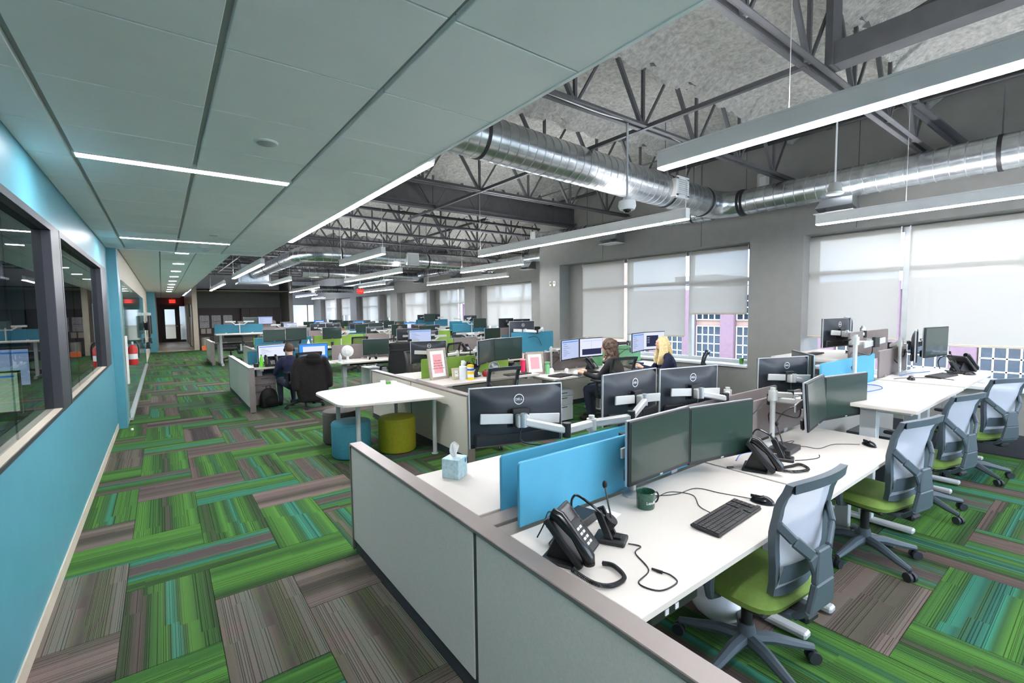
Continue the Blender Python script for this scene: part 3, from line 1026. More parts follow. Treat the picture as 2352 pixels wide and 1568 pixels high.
duct('far spiral duct running away toward the dark alcove', [(2.8, 12.6, 3.17), (2.8, 19.0, 3.17)], .19, [1.5, 4], .16, 20)
duct('long spiral duct along the far window wall', [(9.9, 9.2, 3.45), (9.9, 34, 3.45)], .16, [1.5, 5, 9, 14], .25, 20)
duct('distant crossing duct near the red hanging exit sign', [(4.6, 20.1, 3.35), (9.6, 20.1, 3.35)], .17, [1.0, 3.2], .25, 18)
duct('distant low crossing duct in front of the white end room', [(5.7, 29.5, 3.15), (9.7, 29.5, 3.15)], .2, [1.2, 3.0], .3, 18)
box_ = thing('duct_plenum', 'square galvanised plenum box over the standing desk row', 'duct', (2.8, 19.2, 3.17))
MB().box(-.45, .45, 0, .8, -.3, .35).build('box', 'galv', box_, bevel=.01)
MB().box(-.55, .55, -.05, .85, -.36, -.30).build('flange', 'galv_seam', box_)

def register(label, loc, rz, size=.26):
    t = thing('air_register', label, 'air vent', loc, rz)
    MB().box(-size / 2, size / 2, -.02, .12, -size / 2, size / 2).build('body', 'silver_pale', t)
    boxes([(-size / 2 - .02, size / 2 + .02, -.035, -.02, size / 2 - .02, size / 2 + .02), (-size / 2 - .02, size / 2 + .02, -.035, -.02, -size / 2 - .02, -size / 2 + .02),
           (-size / 2 - .02, -size / 2 + .02, -.035, -.02, -size / 2, size / 2), (size / 2 - .02, size / 2 + .02, -.035, -.02, -size / 2, size / 2)]).build('frame', 'white_paint', t)
    for k in range(9):
        z = -size / 2 + size * (k + .5) / 9
        MB().box(-size / 2, size / 2, -.034, -.024, z - .008, z + .004).build('slat', 'white_paint', t)
register('white slatted air register on the wide duct by the long pendant end', (5.72, 3.74, 3.37), 0, .24)
register('white slatted air register on the far curved duct', (5.52, 11.76, 3.15), 0, .30)
register('small slatted air register near the corner of the window wall', (7.25, 8.62, 3.46), math.pi, .26)
def diffuser(label, loc, w=.42):
    t = thing('duct_diffuser', label, 'air vent', loc)
    a, b, h = w / 2, w / 2 - .05, .17
    v = [(-.02, -b, .06), (.16, -b, .06), (.16, b, .06), (-.02, b, .06), (-.17, -a, -h + .06), (.13, -a, -h), (.13, a, -h), (-.17, a, -h + .06)]
    MB().add(v, ((0, 1, 5, 4), (1, 2, 6, 5), (2, 3, 7, 6), (3, 0, 4, 7))).build('hood', 'galv_seam', t)
    MB().box(-.172, .132, -a - .012, a + .012, -h - .01, -h + .0).build('lip', 'silver_pale', t)
diffuser('flared sheet metal diffuser under the wall duct above the big corner windows', (7.12, 2.35, 3.13))
diffuser('flared sheet metal diffuser above the window behind the seated women', (7.3, 6.3, 3.22))
for k, y in enumerate((12.2, 14.6, 17.0, 20.5, 24.0)):
    diffuser('flared diffuser under the far wall duct, %s past the wall corner' % ORD[k], (9.9, y, 3.27), .5)

# ---- pendants
def pendant(x, y0, y1, label, z=2.78, cables=2, w=.085, h=.115, hang=None):
    t = thing('pendant_light', label, 'light', (x, (y0 + y1) / 2, z))
    L = (y1 - y0) / 2
    MB().box(-w / 2, w / 2, -L, L, .006, h).build('housing', 'lamp_body', t, bevel=.003)
    MB().box(-w / 2 + .004, w / 2 - .004, -L + .004, L - .004, -.004, .006).build('diffuser', 'lamp_glow', t)
    boxes([(-w / 2, -w / 2 + .004, -L, L, h, h + .014), (w / 2 - .004, w / 2, -L, L, h, h + .014), (-w / 2, w / 2, -L, -L + .004, h, h + .014), (-w / 2, w / 2, L - .004, L, h, h + .014)]).build('lip', 'lamp_body', t)
    MB().box(-w / 2 + .012, w / 2 - .012, -L + .02, L - .02, h, h + .003).build('uplight', 'lamp_up', t)
    for s in (-1, 1):
        y = s * (L - .03 if cables == 2 else L * .6)
        top = DECK - z - .06 if hang is None else hang - z
        MB().cyl((0, y, h), (0, y, top), .003, n=6).build('cable', 'silver_pale', t)
        MB().lathe([(0, 0), (.05, 0), (.055, .015), (.03, .03), (0, .03)], 16, (0, y, top - .05)).build('canopy', 'white_plastic', t, smooth=True)
pendant(3.05, -2.3, 2.17, 'big pendant light hanging nearest the tile ceiling over the grey panel wall', cables=3)
pendant(4.98, 3.16, 7.62, 'long pendant light ending beside the wide shiny duct')
pendant(6.76, -2.0, 2.46, 'pendant light in front of the big corner windows', cables=3)
pl = [(3.26, 8.16, 10.64), (5.15, 11.7, 16.4), (1.78, 11.2, 16.2), (6.65, 8.4, 11.1), (8.6, 11.6, 17.0), (6.75, 16.9, 19.6), (8.68, 20.7, 25.5), (5.3, 20.4, 25.8), (7.35, 28.8, 34.0), (9.4, 34.7, 38.2), (1.83, 19.3, 25.0), (3.35, 16.2, 19.6)]
pn = ['just past the wide beam above the white fan', 'over the monitors with navy covers', 'nearest the corridor over the jacket man', 'short, over the teal and pale blue screens', 'along the far window wall past the wall corner', 'short, right of the far curved duct', 'along the far window wall beyond the narrow slot window',
      'left of the red hanging exit sign', 'deep in the hall before the glazed end room', 'deepest in the hall by the last far windows', 'in front of the dark alcove nearest the corridor', 'short, in front of the dark alcove cabinets']
for (x, y0, y1), p in zip(pl, pn):
    pendant(x, y0, y1, 'pendant light ' + p)
# ---- hanging camera, sensors, small wall fittings
t = thing('ceiling_camera', 'white dome camera hanging on a grey rod below the joist', 'camera', (3.835, 3.12, 2.73))
MB().cyl((0, 0, .12), (0, 0, CH - 2.73), .011, n=10).build('rod', 'silver', t, smooth=True)
MB().lathe([(0, .14), (.035, .14), (.05, .11), (.085, .10), (.09, .05), (.075, .015), (0, .015)], 24).build('housing', 'white_plastic', t, smooth=True)
MB().ball((0, 0, .018), (.045, .045, .035), 16, 8).build('dome', 'black_gloss', t, smooth=True)
t = thing('ceiling_sensor', 'white cone sensor hanging on a white rod before the wall duct', 'sensor', (5.75, 1.93, 2.92))
MB().cyl((0, 0, .1), (0, 0, .95), .009, n=8).build('rod', 'white_plastic', t, smooth=True)
MB().lathe([(0, .12), (.05, .12), (.07, .03), (.085, .02), (.08, 0), (0, 0)], 20).build('body', 'silver_pale', t, smooth=True)
t = thing('wall_controller', 'small white access point box high on the wall above the ducts', 'device', (7.66, 3.55, 3.72))
MB().box(-.03, .01, -.09, .09, -.12, .12).build('case', 'silver_pale', t, bevel=.01)
MB().box(-.034, -.03, -.05, .05, -.08, .06).build('label_plate', 'wall_white', t)
for y, m_, lab in ((8.575, 'wall_tan', 'small beige wall plate beside the white thermostat on the grey pier'), (8.445, 'white_plastic', 'small white thermostat on the grey pier beside the curly haired woman')):
    t = thing('thermostat', lab, 'thermostat', (XR, y, 2.37))
    MB().box(-.02, 0, -.042, .042, -.06, .06).build('case', m_, t, bevel=.004)
    MB().box(-.022, -.02, -.02, .02, .0, .035).build('display', 'key_grey', t)
for x, y, rz_, lab in ((.578, 36.0, 0, 'red exit sign over the corridor door'), (7.6, 22.0, 0, 'red exit sign hanging over the far desks')):
    z = 2.55 if y > 30 else 2.72
    t = thing('exit_sign', lab, 'sign', (x, y, z), rz_)
    MB().box(-.16, .16, 0, .05, -.11, .11).build('case', 'exit_red', t, bevel=.005)
    link('lettering', text_mesh('lettering', 'EXIT', .15, .002, 'white_paint'), t, (0, -.004, 0), (math.pi / 2, 0, 0))
    MB().cyl((0, .025, .11), (0, .025, .25 if y > 30 else DECK - z - .05), .01, n=8).build('stem', 'white_plastic', t)
# ================================================================ FURNITURE KIT
def make_chair(frame, meshm, seatm, label='chair'):
    t = thing('task_chair', label, 'chair')
    # five-star base
    for k in range(5):
        a = math.pi / 2 + .35 + k * 2 * math.pi / 5
        c, s = math.cos(a), math.sin(a)
        p = MB().tube([(.03 * c, .03 * s, .125), (.12 * c, .12 * s, .12), (.24 * c, .24 * s, .092), (.325 * c, .325 * s, .075)], [.034, .030, .023, .017], 8)
        p.build('base_leg', frame, t, smooth=True)
        cx, cy = .325 * c, .325 * s
        w = MB()
        for q in (-1, 1):
            w.cyl((cx - s * (.008 * q), cy + c * (.008 * q), .03), (cx - s * (.026 * q), cy + c * (.026 * q), .03), .03, n=14)
        w.cyl((cx, cy, .03), (cx, cy, .075), .009, n=8)
        w.build('caster', 'chair_dark', t, smooth=True)
    MB().lathe([(0, .09), (.042, .09), (.045, .15), (.034, .2), (0, .2)], 16).build('hub', frame, t, smooth=True)
    MB().lathe([(0, .2), (.026, .2), (.026, .32), (.018, .32), (.018, .40), (0, .40)], 14).build('gas_lift', 'chair_black', t, smooth=True)
    MB().box(-.10, .10, -.17, .13, .375, .415).box(-.05, .05, -.30, -.15, .37, .41).build('mechanism', 'chair_black', t, bevel=.012)
    MB().tube([(.1, .05, .39), (.2, .05, .385), (.24, .04, .38)], .007, 8).build('lever', 'chair_black', t, smooth=True)
    # seat: rounded cushion with waterfall front
    sw, sd = .245, .235
    def seat_pt(a, b):
        x, y = (a * 2 - 1), (b * 2 - 1)
        n = max((abs(x) ** 5 + abs(y) ** 5) ** (1 / 5), 1e-6)
        m_ = max(abs(x), abs(y))
        px, py = x * m_ / n if n else 0, y * m_ / n if n else 0
        e = max(0, (m_ - .72) / .28)
        z = .488 - .045 * e ** 2.4 - .02 * max(0, py) ** 3 + .01 * px * px
        return (px * sw, py * sd, z)
    m = MB().grid(seat_pt, 14, 14)
    m.grid(lambda a, b: (seat_pt(a, b)[0] * .985, seat_pt(a, b)[1] * .985, .428), 14, 14)
    rim = []
    g = 14
    loop = [(i / g, 0) for i in range(g)] + [(1, i / g) for i in range(g)] + [(1 - i / g, 1) for i in range(g)] + [(0, 1 - i / g) for i in range(g)]
    tv = [seat_pt(*q) for q in loop]
    bv = [(p[0] * .985, p[1] * .985, .428) for p in tv]
    n = len(tv)
    m.add(tv + bv, [(i, (i + 1) % n, n + (i + 1) % n, n + i) for i in range(n)])
    m.build('seat', seatm, t, smooth=True, weld=True)
    MB().box(-.225, .225, -.21, .21, .41, .43).build('seat_pan', 'chair_black', t, bevel=.008)
    # backrest
    def by(z):
        pts = [(.50, -.215), (.58, -.245), (.68, -.262), (.80, -.262), (.92, -.285), (1.03, -.335)]
        for (z0, y0), (z1, y1) in zip(pts, pts[1:]):
            if z <= z1:
                k = (z - z0) / (z1 - z0)
                k = k * k * (3 - 2 * k) * .5 + k * .5
                return y0 + (y1 - y0) * k
        return pts[-1][1]
    def bw(z):
        pts = [(.50, .165), (.58, .195), (.70, .222), (.85, .225), (1.03, .232)]
        for (z0, y0), (z1, y1) in zip(pts, pts[1:]):
            if z <= z1:
                return y0 + (y1 - y0) * (z - z0) / (z1 - z0)
        return pts[-1][1]
    def bend(x):
        return .03 * (x / .22) ** 2
    zs = [.50 + .53 * i / 14 for i in range(15)]
    path = [(bw(z), by(z) + bend(bw(z)), z) for z in zs]
    top = [(.232 * math.cos(a), by(1.03) + bend(.232 * math.cos(a)), 1.03 + .012 * math.sin(a)) for a in [math.pi * i / 10 for i in range(1, 10)]]
    left = [(-x, y, z) for x, y, z in reversed(path)]
    bot = [(-.165 + .33 * i / 6, by(.50) + bend(-.165 + .33 * i / 6) - .0, .50 - .01) for i in range(1, 6)]
    loop = path + top + left + bot
    # rectangular section frame swept round the loop
    P = [Vector(p) for p in loop]
    n = len(P)
    vs_, fs_ = [], []
    cen = Vector((0, -.26, .77))
    for i, p in enumerate(P):
        tang = (P[(i + 1) % n] - P[i - 1]).normalized()
        inn = (cen - p)
        nor = Vector((0, -1, 0))
        inn = (tang.cross(nor)).normalized()
        if inn.dot(cen - p) < 0:
            inn = -inn
        wd, th = .042, .030
        for a, b in ((0, th / 2), (wd, th * .35), (wd, -th * .35), (0, -th / 2)):
            vs_.append(p + inn * a + nor * b)
    for i in range(n):
        j = (i + 1) % n
        for k in range(4):
            k2 = (k + 1) % 4
            fs_.append((i * 4 + k, i * 4 + k2, j * 4 + k2, j * 4 + k))
    MB().add(vs_, fs_).build('back_frame', frame, t, smooth=True)
    def mesh_pt(a, b):
        z = .515 + .505 * b
        x = (a * 2 - 1) * (bw(z) - .018)
        return (x, by(z) + bend(x), z)
    MB().grid(mesh_pt, 10, 16).build('back_mesh', meshm, t, smooth=True)
    # Y brace behind the back
    for s in (-1, 1):
        q = MB()
        pts_ = [(s * .212, by(.84) + .022, .845), (s * .16, -.292, .775), (s * .07, -.318, .70), (s * .035, -.325, .62)]
        for a_, b_, w_ in zip(pts_, pts_[1:], (.042, .05, .06)):
            q.bar(a_, b_, .022, w_)
        q.build('brace', frame, t, bevel=.007)
    sp = MB()
    for a, b, wa, wb in (((0, -.322, .72), (0, -.33, .58), .05, .075), ((0, -.33, .58), (0, -.32, .46), .075, .10), ((0, -.32, .46), (0, -.25, .395), .10, .085), ((0, -.25, .395), (0, -.12, .39), .085, .085)):
        a, b = Vector(a), Vector(b)
        d = (b - a).normalized()
        u_ = Vector((1, 0, 0)).cross(d) * .014
        q = [a + Vector((-wa, 0, 0)) - u_, a + Vector((wa, 0, 0)) - u_, a + Vector((wa, 0, 0)) + u_, a + Vector((-wa, 0, 0)) + u_]
        q += [b + Vector((-wb, 0, 0)) - u_, b + Vector((wb, 0, 0)) - u_, b + Vector((wb, 0, 0)) + u_, b + Vector((-wb, 0, 0)) + u_]
        sp.add(q, ((0, 1, 2, 3), (7, 6, 5, 4), (0, 4, 5, 1), (1, 5, 6, 2), (2, 6, 7, 3), (3, 7, 4, 0)))
    sp.build('spine', frame, t, bevel=.006)
    def lum(a, b):
        z = .565 + .09 * b
        x = (a * 2 - 1) * .17
        return (x, by(z) - .014 + bend(x), z)
    MB().grid(lum, 8, 3).build('lumbar_band', frame, t, smooth=True)
    for s in (-1, 1):
        MB().tube([(s * .20, .02, .405), (s * .265, .02, .42), (s * .285, .015, .48), (s * .285, .0, .62), (s * .285, -.01, .66)], [.018, .022, .024, .02, .018], 8).build('arm_post', 'chair_grey' if frame == 'chair_grey' else 'chair_dark', t, smooth=True)
        MB().box(s * .285 - .04, s * .285 + .04, -.13, .12, .655, .685).build('armrest', 'chair_black', t, bevel=.012, seg=2)
    return t
chair_green = proto(lambda: make_chair('chair_grey', 'chair_mesh', 'seat_green'))
chair_dark = proto(lambda: make_chair('chair_dark', 'chair_mesh_dark', 'seat_black'))

def make_monitor(screen, deco=None, stand=False):
    """screen faces -y, centre of the screen at the origin"""
    t = thing('computer_monitor', 'monitor', 'monitor')
    w, h = .278, .168
    MB().box(-w, w, -.012, .012, -h, h).build('bezel', 'black_plastic', t, bevel=.004)
    def back(a, b):
        x, z = (a * 2 - 1), (b * 2 - 1)
        k = max(abs(x), abs(z))
        d = .012 + .032 * (1 - max(0, (k - .55) / .45) ** 1.3)
        return (x * w * .985, d, z * h * .985)
    MB().grid(back, 12, 12).build('back_shell', 'monitor_back', t, smooth=True)
    e = MB().box(-w - .003, w + .003, .001, .013, h - .002, h + .003).box(-w - .003, -w + .002, .001, .013, -h, h).box(w - .002, w + .003, .001, .013, -h, h)
    e.build('edge_trim', 'silver', t)
    MB().box(-.07, .07, .02, .048, -.06, .04).build('mount_recess', 'black_soft', t, bevel=.004)
    MB().box(-w + .02, w - .02, .018, .046, -h + .008, -.085).build('port_strip', 'black_plastic', t, bevel=.01)
    MB().box(-w + .012, w - .012, -.0145, -.012, -h + .022, h - .012).build('screen', screen, t)
    MB().box(-.012, .012, -.0142, -.012, -h + .006, -h + .014).build('chin_mark', 'silver', t)
    tor = MB()
    N_ = 28
    for k in range(N_):
        a0, a1 = 2 * math.pi * k / N_, 2 * math.pi * (k + 1) / N_
        q = [Vector((r * math.cos(a), 0, r * math.sin(a))) for a in (a0, a1) for r in (.026, .0300)]
        M_ = Matrix.Translation((0, .045, .098))
        tor.add([M_ @ v for v in q], ((0, 1, 3, 2),))
    badge = tor.build('badge_ring', 'logo_white', t)
    badge.location = (0, .0012, 0)
    lt = link('badge_letters', logo_letters, t, (0, .0462, .098), (math.pi / 2, 0, math.pi))
    if deco:
        deco(t)
    if stand:
        MB().cyl((0, .03, -h - .13), (0, .03, -.02), .022, n=12).build('stand_neck', 'silver', t, smooth=True)
        MB().box(-.12, .12, -.07, .13, -h - .145, -h - .13).build('stand_foot', 'silver', t, bevel=.005)
    return t
logo_letters = text_mesh('badge_letters', 'DELL', .019, .0006, 'logo_white')
def deco_window(t):
    s = -.0150
    MB().box(-.25, .25, s - .0005, s, .12, .135).build('title_bar', 'screen_azure', t)
    for k in range(7):
        MB().box(-.22, -.22 + .1 + .05 * (k % 3), s - .0005, s, .09 - .03 * k, .094 - .03 * k).build('text_line', 'screen_ink', t)
def deco_dark(t):
    s = -.0150
    MB().box(-.2, .1, s - .0005, s, -.1, .1).build('dark_pane', 'screen_ink', t)
    for k in range(4):
        MB().box(-.18, -.12, s - .001, s - .0005, .06 - .03 * k, .066 - .03 * k).build('text_line', 'screen_white', t)
def deco_photo(t):
    s = -.0150
    MB().box(-.22, .24, s - .0005, s, -.12, -.02).build('dark_pane', 'screen_ink', t)
    MB().box(-.22, .24, s - .0005, s, .11, .12).build('title_bar', 'screen_pale', t)
    MB().box(.0, .002, s - .0006, s, -.02, .11).build('text_line', 'screen_ink', t)
mon_off = proto(lambda: make_monitor('monitor_glass'))
mon_white = proto(lambda: make_monitor('screen_white', deco_window))
mon_pale = proto(lambda: make_monitor('screen_pale', deco_window))
mon_photo = proto(lambda: make_monitor('screen_white', deco_photo))
mon_dark = proto(lambda: make_monitor('screen_white', deco_dark))
mon_azure = proto(lambda: make_monitor('screen_azure', lambda t: MB().box(-.2, .22, -.0155, -.015, -.07, .11).build('white_pane', 'screen_white', t)))
mon_lime = proto(lambda: make_monitor('screen_lime', deco_window))

def mon_at(kind, l, r, zb, label, group=None, flip=False, tilt=0.0):
    """monitor whose lower edge runs from l to r (seen from its own front left to right)"""
    l, r = Vector(l), Vector(r)
    c = (l + r) / 2
    a = math.atan2(r.y - l.y, r.x - l.x)
    o = kind((c.x, c.y, zb + .168), a, label, group)
    o.rotation_euler = (tilt, 0, a)
    return o

def monitor_arm(base, mons, label, z0, h=.36, m='silver_pale'):
    """pole clamped at base on the desk at height z0; mons = (x, y, z, direction the back faces) of each monitor centre"""
    t = thing('monitor_holder', label, 'monitor arm', (base[0], base[1], z0))
    B = Vector((base[0], base[1], z0))
    MB().lathe([(0, 0), (.055, 0), (.055, .012), (.03, .03), (0, .03)], 20).build('clamp_base', 'silver', t, smooth=True)
    MB().cyl((0, 0, .02), (0, 0, h), .018, n=14).build('pole', m, t, smooth=True)
    MB().cyl((0, 0, h - .09), (0, 0, h - .02), .03, n=14).build('collar', m, t, smooth=True)
    for mx, my, mz, a in mons:
        bk = Vector((-math.sin(a), math.cos(a), 0))
        along = Vector((math.cos(a), math.sin(a), 0))
        c = Vector((mx, my, mz)) + bk * .062 - B
        q = MB().bar(c - along * .235 - Vector((0, 0, .022)) + bk * .012, c + along * .235 + Vector((0, 0, .01)) + bk * .012, .012, .056)
        q.build('slide_rail', 'silver_pale', t, bevel=.003)
        MB().box(-.05, .05, -.012, .02, -.05, .05, Matrix.Translation(c - bk * .0) @ Matrix.Rotation(a, 4, 'Z')).build('mount_plate', 'black_plastic', t, bevel=.004)
        k = c + bk * .05 - Vector((0, 0, .012))
        MB().box(-.035, .035, -.04, .01, -.035, .035, Matrix.Translation(k) @ Matrix.Rotation(a, 4, 'Z')).build('swivel_block', m, t, bevel=.006)
        MB().cyl(k - Vector((0, 0, .03)) + bk * .012, k + Vector((0, 0, .045)) + bk * .012, .018, n=12).build('swivel', 'silver', t, smooth=True)
        p0 = Vector((0, 0, h - .05))
        mid = p0.lerp(k, .5) + bk * .10 + Vector((0, 0, -.02))
        lk = MB().bar(p0, mid, .04, .045)
        lk.build('lower_link', m, t, bevel=.008)
        MB().bar(mid, k + bk * .012, .036, .042).build('upper_link', m, t, bevel=.008)
        MB().cyl(mid - Vector((0, 0, .04)), mid + Vector((0, 0, .04)), .024, n=14).build('elbow', 'black_plastic', t, smooth=True)
        MB().tube(spline([k + Vector((0, 0, -.03)) - bk * .02, k + Vector((0, 0, -.12)), mid + Vector((0, 0, -.10)), Vector((0, 0, .1)) + bk * .0, Vector((.02, 0, .02))], 5), .005, 6).build('cable', 'black_plastic', t, smooth=True)
    return t

def desk(x0, x1, y0, y1, z, label, front=-1, feet=True, drawer=False, panel=None):
    """height-adjustable bench desk; front = -1 when the sitter is on the -y side"""
    t = thing('office_desk', label, 'desk', ((x0 + x1) / 2, (y0 + y1) / 2, 0))
    hx, hy = (x1 - x0) / 2, (y1 - y0) / 2
    MB().box(-hx, hx, -hy, hy, z - .028, z).build('desk_top', 'desk_white', t, bevel=.003)
    if feet:
        for s in (-1, 1):
            lx = s * (hx - .16)
            MB().box(lx - .03, lx + .03, -.045, .045, .05, z - .07).build('leg', 'leg_grey', t, bevel=.004)
            MB().box(lx - .04, lx + .04, -.055, .055, z * .55, z - .06).build('leg_sleeve', 'leg_grey', t, bevel=.004)
            MB().box(lx - .035, lx + .035, -hy + .02, hy - .02, .012, .05).build('foot', 'leg_grey', t, bevel=.01)
            MB().box(lx - .03, lx + .03, -hy + .06, hy - .06, z - .07, z - .03).build('bracket', 'leg_grey', t, bevel=.006)
        MB().box(-hx + .2, hx - .2, -.03, .03, z - .10, z - .04).build('crossbar', 'chair_dark', t)
    if panel:
        yb = -front * (hy + .02)
        MB().box(-hx + .01, hx - .01, yb - .012, yb + .012, z - .32, z - .06).build('modesty_panel', panel, t)
    return t

def screen(x0, x1, y, z0, z1, m, label, group=None):
    t = thing('desk_screen', label, 'screen', ((x0 + x1) / 2, y, z0), 0, group)
    h = (x1 - x0) / 2
    r = .02
    H = z1 - z0
    poly = [(-h, 0), (h, 0)] + [(h - r + r * math.cos(a), H - r + r * math.sin(a)) for a in [math.pi / 2 * i / 4 for i in range(5)]] + [(-h + r - r * math.sin(a), H - r + r * math.cos(a)) for a in [math.pi / 2 * i / 4 for i in range(5)]]
    MB().prism(poly, -.009, .009, Matrix.Rotation(math.pi / 2, 4, 'X')).build('board', m, t, bevel=.003)
    for s in (-.6, .6):
        MB().box(s * h - .03, s * h + .03, -.016, .016, -.03, .02).build('clamp', 'silver', t)
    return t

def partition(x0, x1, y0, y1, z, label, posts=(), fabric='panel_fabric', along='y'):
    """low fabric panel wall with a metal cap, built of tiles between posts"""
    t = thing('office_partition', label, 'partition', ((x0 + x1) / 2, (y0 + y1) / 2, 0))
    cx, cy = (x0 + x1) / 2, (y0 + y1) / 2
    if along == 'y':
        ys = [y0] + list(posts) + [y1]
        for a, b in zip(ys, ys[1:]):
            MB().box(x0 - cx + .008, x1 - cx - .008, a - cy + .012, b - cy - .012, .09, z - .022).build('panel', fabric, t, bevel=.005)
        MB().box(x0 - cx, x1 - cx, y0 - cy, y1 - cy, z - .018, z).build('top_cap', 'panel_cap', t, bevel=.003)
        for p in posts:
            MB().box(x0 - cx + .012, x1 - cx - .012, p - cy - .012, p - cy + .012, .02, z - .02).build('post', 'base_dark', t)
        for s in (y0, y1):
            MB().box(x0 - cx, x1 - cx, s - cy - (0 if s == y0 else .014), s - cy + (.014 if s == y0 else 0), .02, z - .018).build('end_trim', 'panel_cap', t)
        MB().box(x0 - cx + .02, x1 - cx - .02, y0 - cy + .02, y1 - cy - .02, .0, .088).build('kick_base', 'base_dark', t)
    else:
        MB().box(x0 - cx + .01, x1 - cx - .01, y0 - cy + .008, y1 - cy - .008, .09, z - .022).build('panel', fabric, t, bevel=.004)
        MB().box(x0 - cx, x1 - cx, y0 - cy, y1 - cy, z - .018, z).build('top_cap', 'panel_cap', t, bevel=.003)
        MB().box(x0 - cx + .02, x1 - cx - .02, y0 - cy + .01, y1 - cy - .01, 0, .088).build('kick_base', 'base_dark', t)
    return t

def make_keyboard():
    t = thing('keyboard', 'keyboard', 'keyboard')
    MB().box(-.22, .22, -.068, .068, 0, .013, Matrix.Translation((0, 0, .0037)) @ Matrix.Rotation(R(3), 4, 'X')).build('case', 'black_plastic', t, bevel=.004)
    k = MB()
    TM = Matrix.Translation((0, 0, .0037)) @ Matrix.Rotation(R(3), 4, 'X')
    for r in range(6):
        y = .052 - r * .0205 - (0 if r == 0 else .003)
        x = -.21
        while x < .205:
            w_ = .0165
            if r == 5 and -.14 < x < -.02:
                w_ = .1
            if not (.085 < x < .098 or .147 < x < .155) and not (r == 3 and .09 < x < .15) and not (r == 4 and (.09 < x < .108 or .125 < x < .148)):
                k.box(x, x + w_, y - .0085, y + .0085, .012, .0175, TM)
            x += w_ + .0025
    k.build('keys', 'key_grey', t)['kind'] = 'stuff'
    return t
keyboard = proto(make_keyboard)
def make_mouse():
    t = thing('computer_mouse', 'mouse', 'mouse')
    def pt(a, b):
        th, ph = a * 2 * math.pi, b * math.pi / 2
        return (.031 * math.cos(th) * math.cos(ph), .058 * math.sin(th) * math.cos(ph), .003 + .034 * math.sin(ph) * (1 - .12 * math.sin(th)))
    MB().grid(pt, 24, 8).build('shell', 'black_gloss', t, smooth=True)
    MB().cyl((-.004, .03, .028), (.004, .03, .028), .009, n=12).build('wheel', 'key_grey', t, smooth=True)
    MB().box(-.0008, .0008, .008, .055, .02, .036).build('seam', 'black_soft', t)
    return t
mouse = proto(make_mouse)

def make_phone():
    """desk phone facing -y"""
    t = thing('desk_phone', 'phone', 'phone')
    S = Matrix.Translation((0, 0, .078)) @ Matrix.Rotation(R(48), 4, 'X')
    MB().box(-.10, .10, -.02, .12, 0, .012).build('stand', 'black_plastic', t, bevel=.005)
    MB().prism([(-.02, .01), (.11, .01), (.06, .115), (.035, .12)], -.06, .06, Matrix(((0, 0, 1, 0), (1, 0, 0, 0), (0, 1, 0, 0), (0, 0, 0, 1)))).build('stand_wedge', 'black_plastic', t, bevel=.004)
    body = MB().box(-.105, .105, -.085, .135, -.014, .014, S)
    body.build('body', 'black_plastic', t, bevel=.007, seg=2)
    MB().box(-.025, .085, .06, .122, .012, .02, S).build('display', 'black_gloss', t, bevel=.003)
    b = MB()
    for r in range(4):
        for c in range(3):
            b.box(-.005 + c * .026, .012 + c * .026, .016 - r * .022, .026 - r * .022, .013, .018, S)
    b.build('keypad', 'key_white', t)['kind'] = 'stuff'
    b = MB()
    for r in range(6):
        b.box(.085, .098, .11 - r * .02, .118 - r * .02, .013, .017, S)
    b.build('side_keys', 'key_grey', t)['kind'] = 'stuff'
    hs = MB().tube([S @ Vector((-.076, -.092, .03)), S @ Vector((-.076, -.07, .046)), S @ Vector((-.076, 0.02, .054)), S @ Vector((-.076, .11, .046)), S @ Vector((-.076, .138, .03))], [.022, .026, .019, .026, .022], 12)
    hs.build('handset', 'black_gloss', t, smooth=True)
    return t
phone = proto(make_phone)

def make_headset_dock():
    """wireless headset on its charging dock, facing -y"""
    t = thing('headset_dock', 'dock', 'headset')
    MB().prism([(-.045, -.075), (.045, -.075), (.05, .06), (-.05, .06)], 0, .022).build('base', 'black_plastic', t, bevel=.005)
    for s in (-1, 1):
        MB().bar((s * .03, -.01, .015), (s * .022, .045, .135), .012, .035).build('cradle_arm', 'black_plastic', t, bevel=.004)
    MB().box(-.022, .022, -.055, -.02, .022, .03).build('cup_rest', 'black_gloss', t, bevel=.003)
    MB().box(-.015, .015, -.074, -.066, .010, .016).build('light_bar', 'key_white', t)
    hs = MB().tube(spline([(0, .0, .09), (-.05, .07, .17), (-.03, .14, .19), (.0, .17, .13), (.0, .15, .05)], 6), .0055, 8)
    hs.build('headband', 'black_gloss', t, smooth=True)
    MB().tube([(0, .01, .07), (0, -.012, .10)], [.03, .03], 18).build('ear_cup', 'black_soft', t, smooth=True)
    MB().tube(spline([(0, -.01, .1), (.02, .01, .16), (.05, .03, .215)], 5), .004, 8).build('mic_boom', 'black_plastic', t, smooth=True)
    MB().ball((.053, .032, .225), (.011, .011, .018), 12, 8).build('mic_foam', 'black_soft', t, smooth=True)
    return t
headset = proto(make_headset_dock)

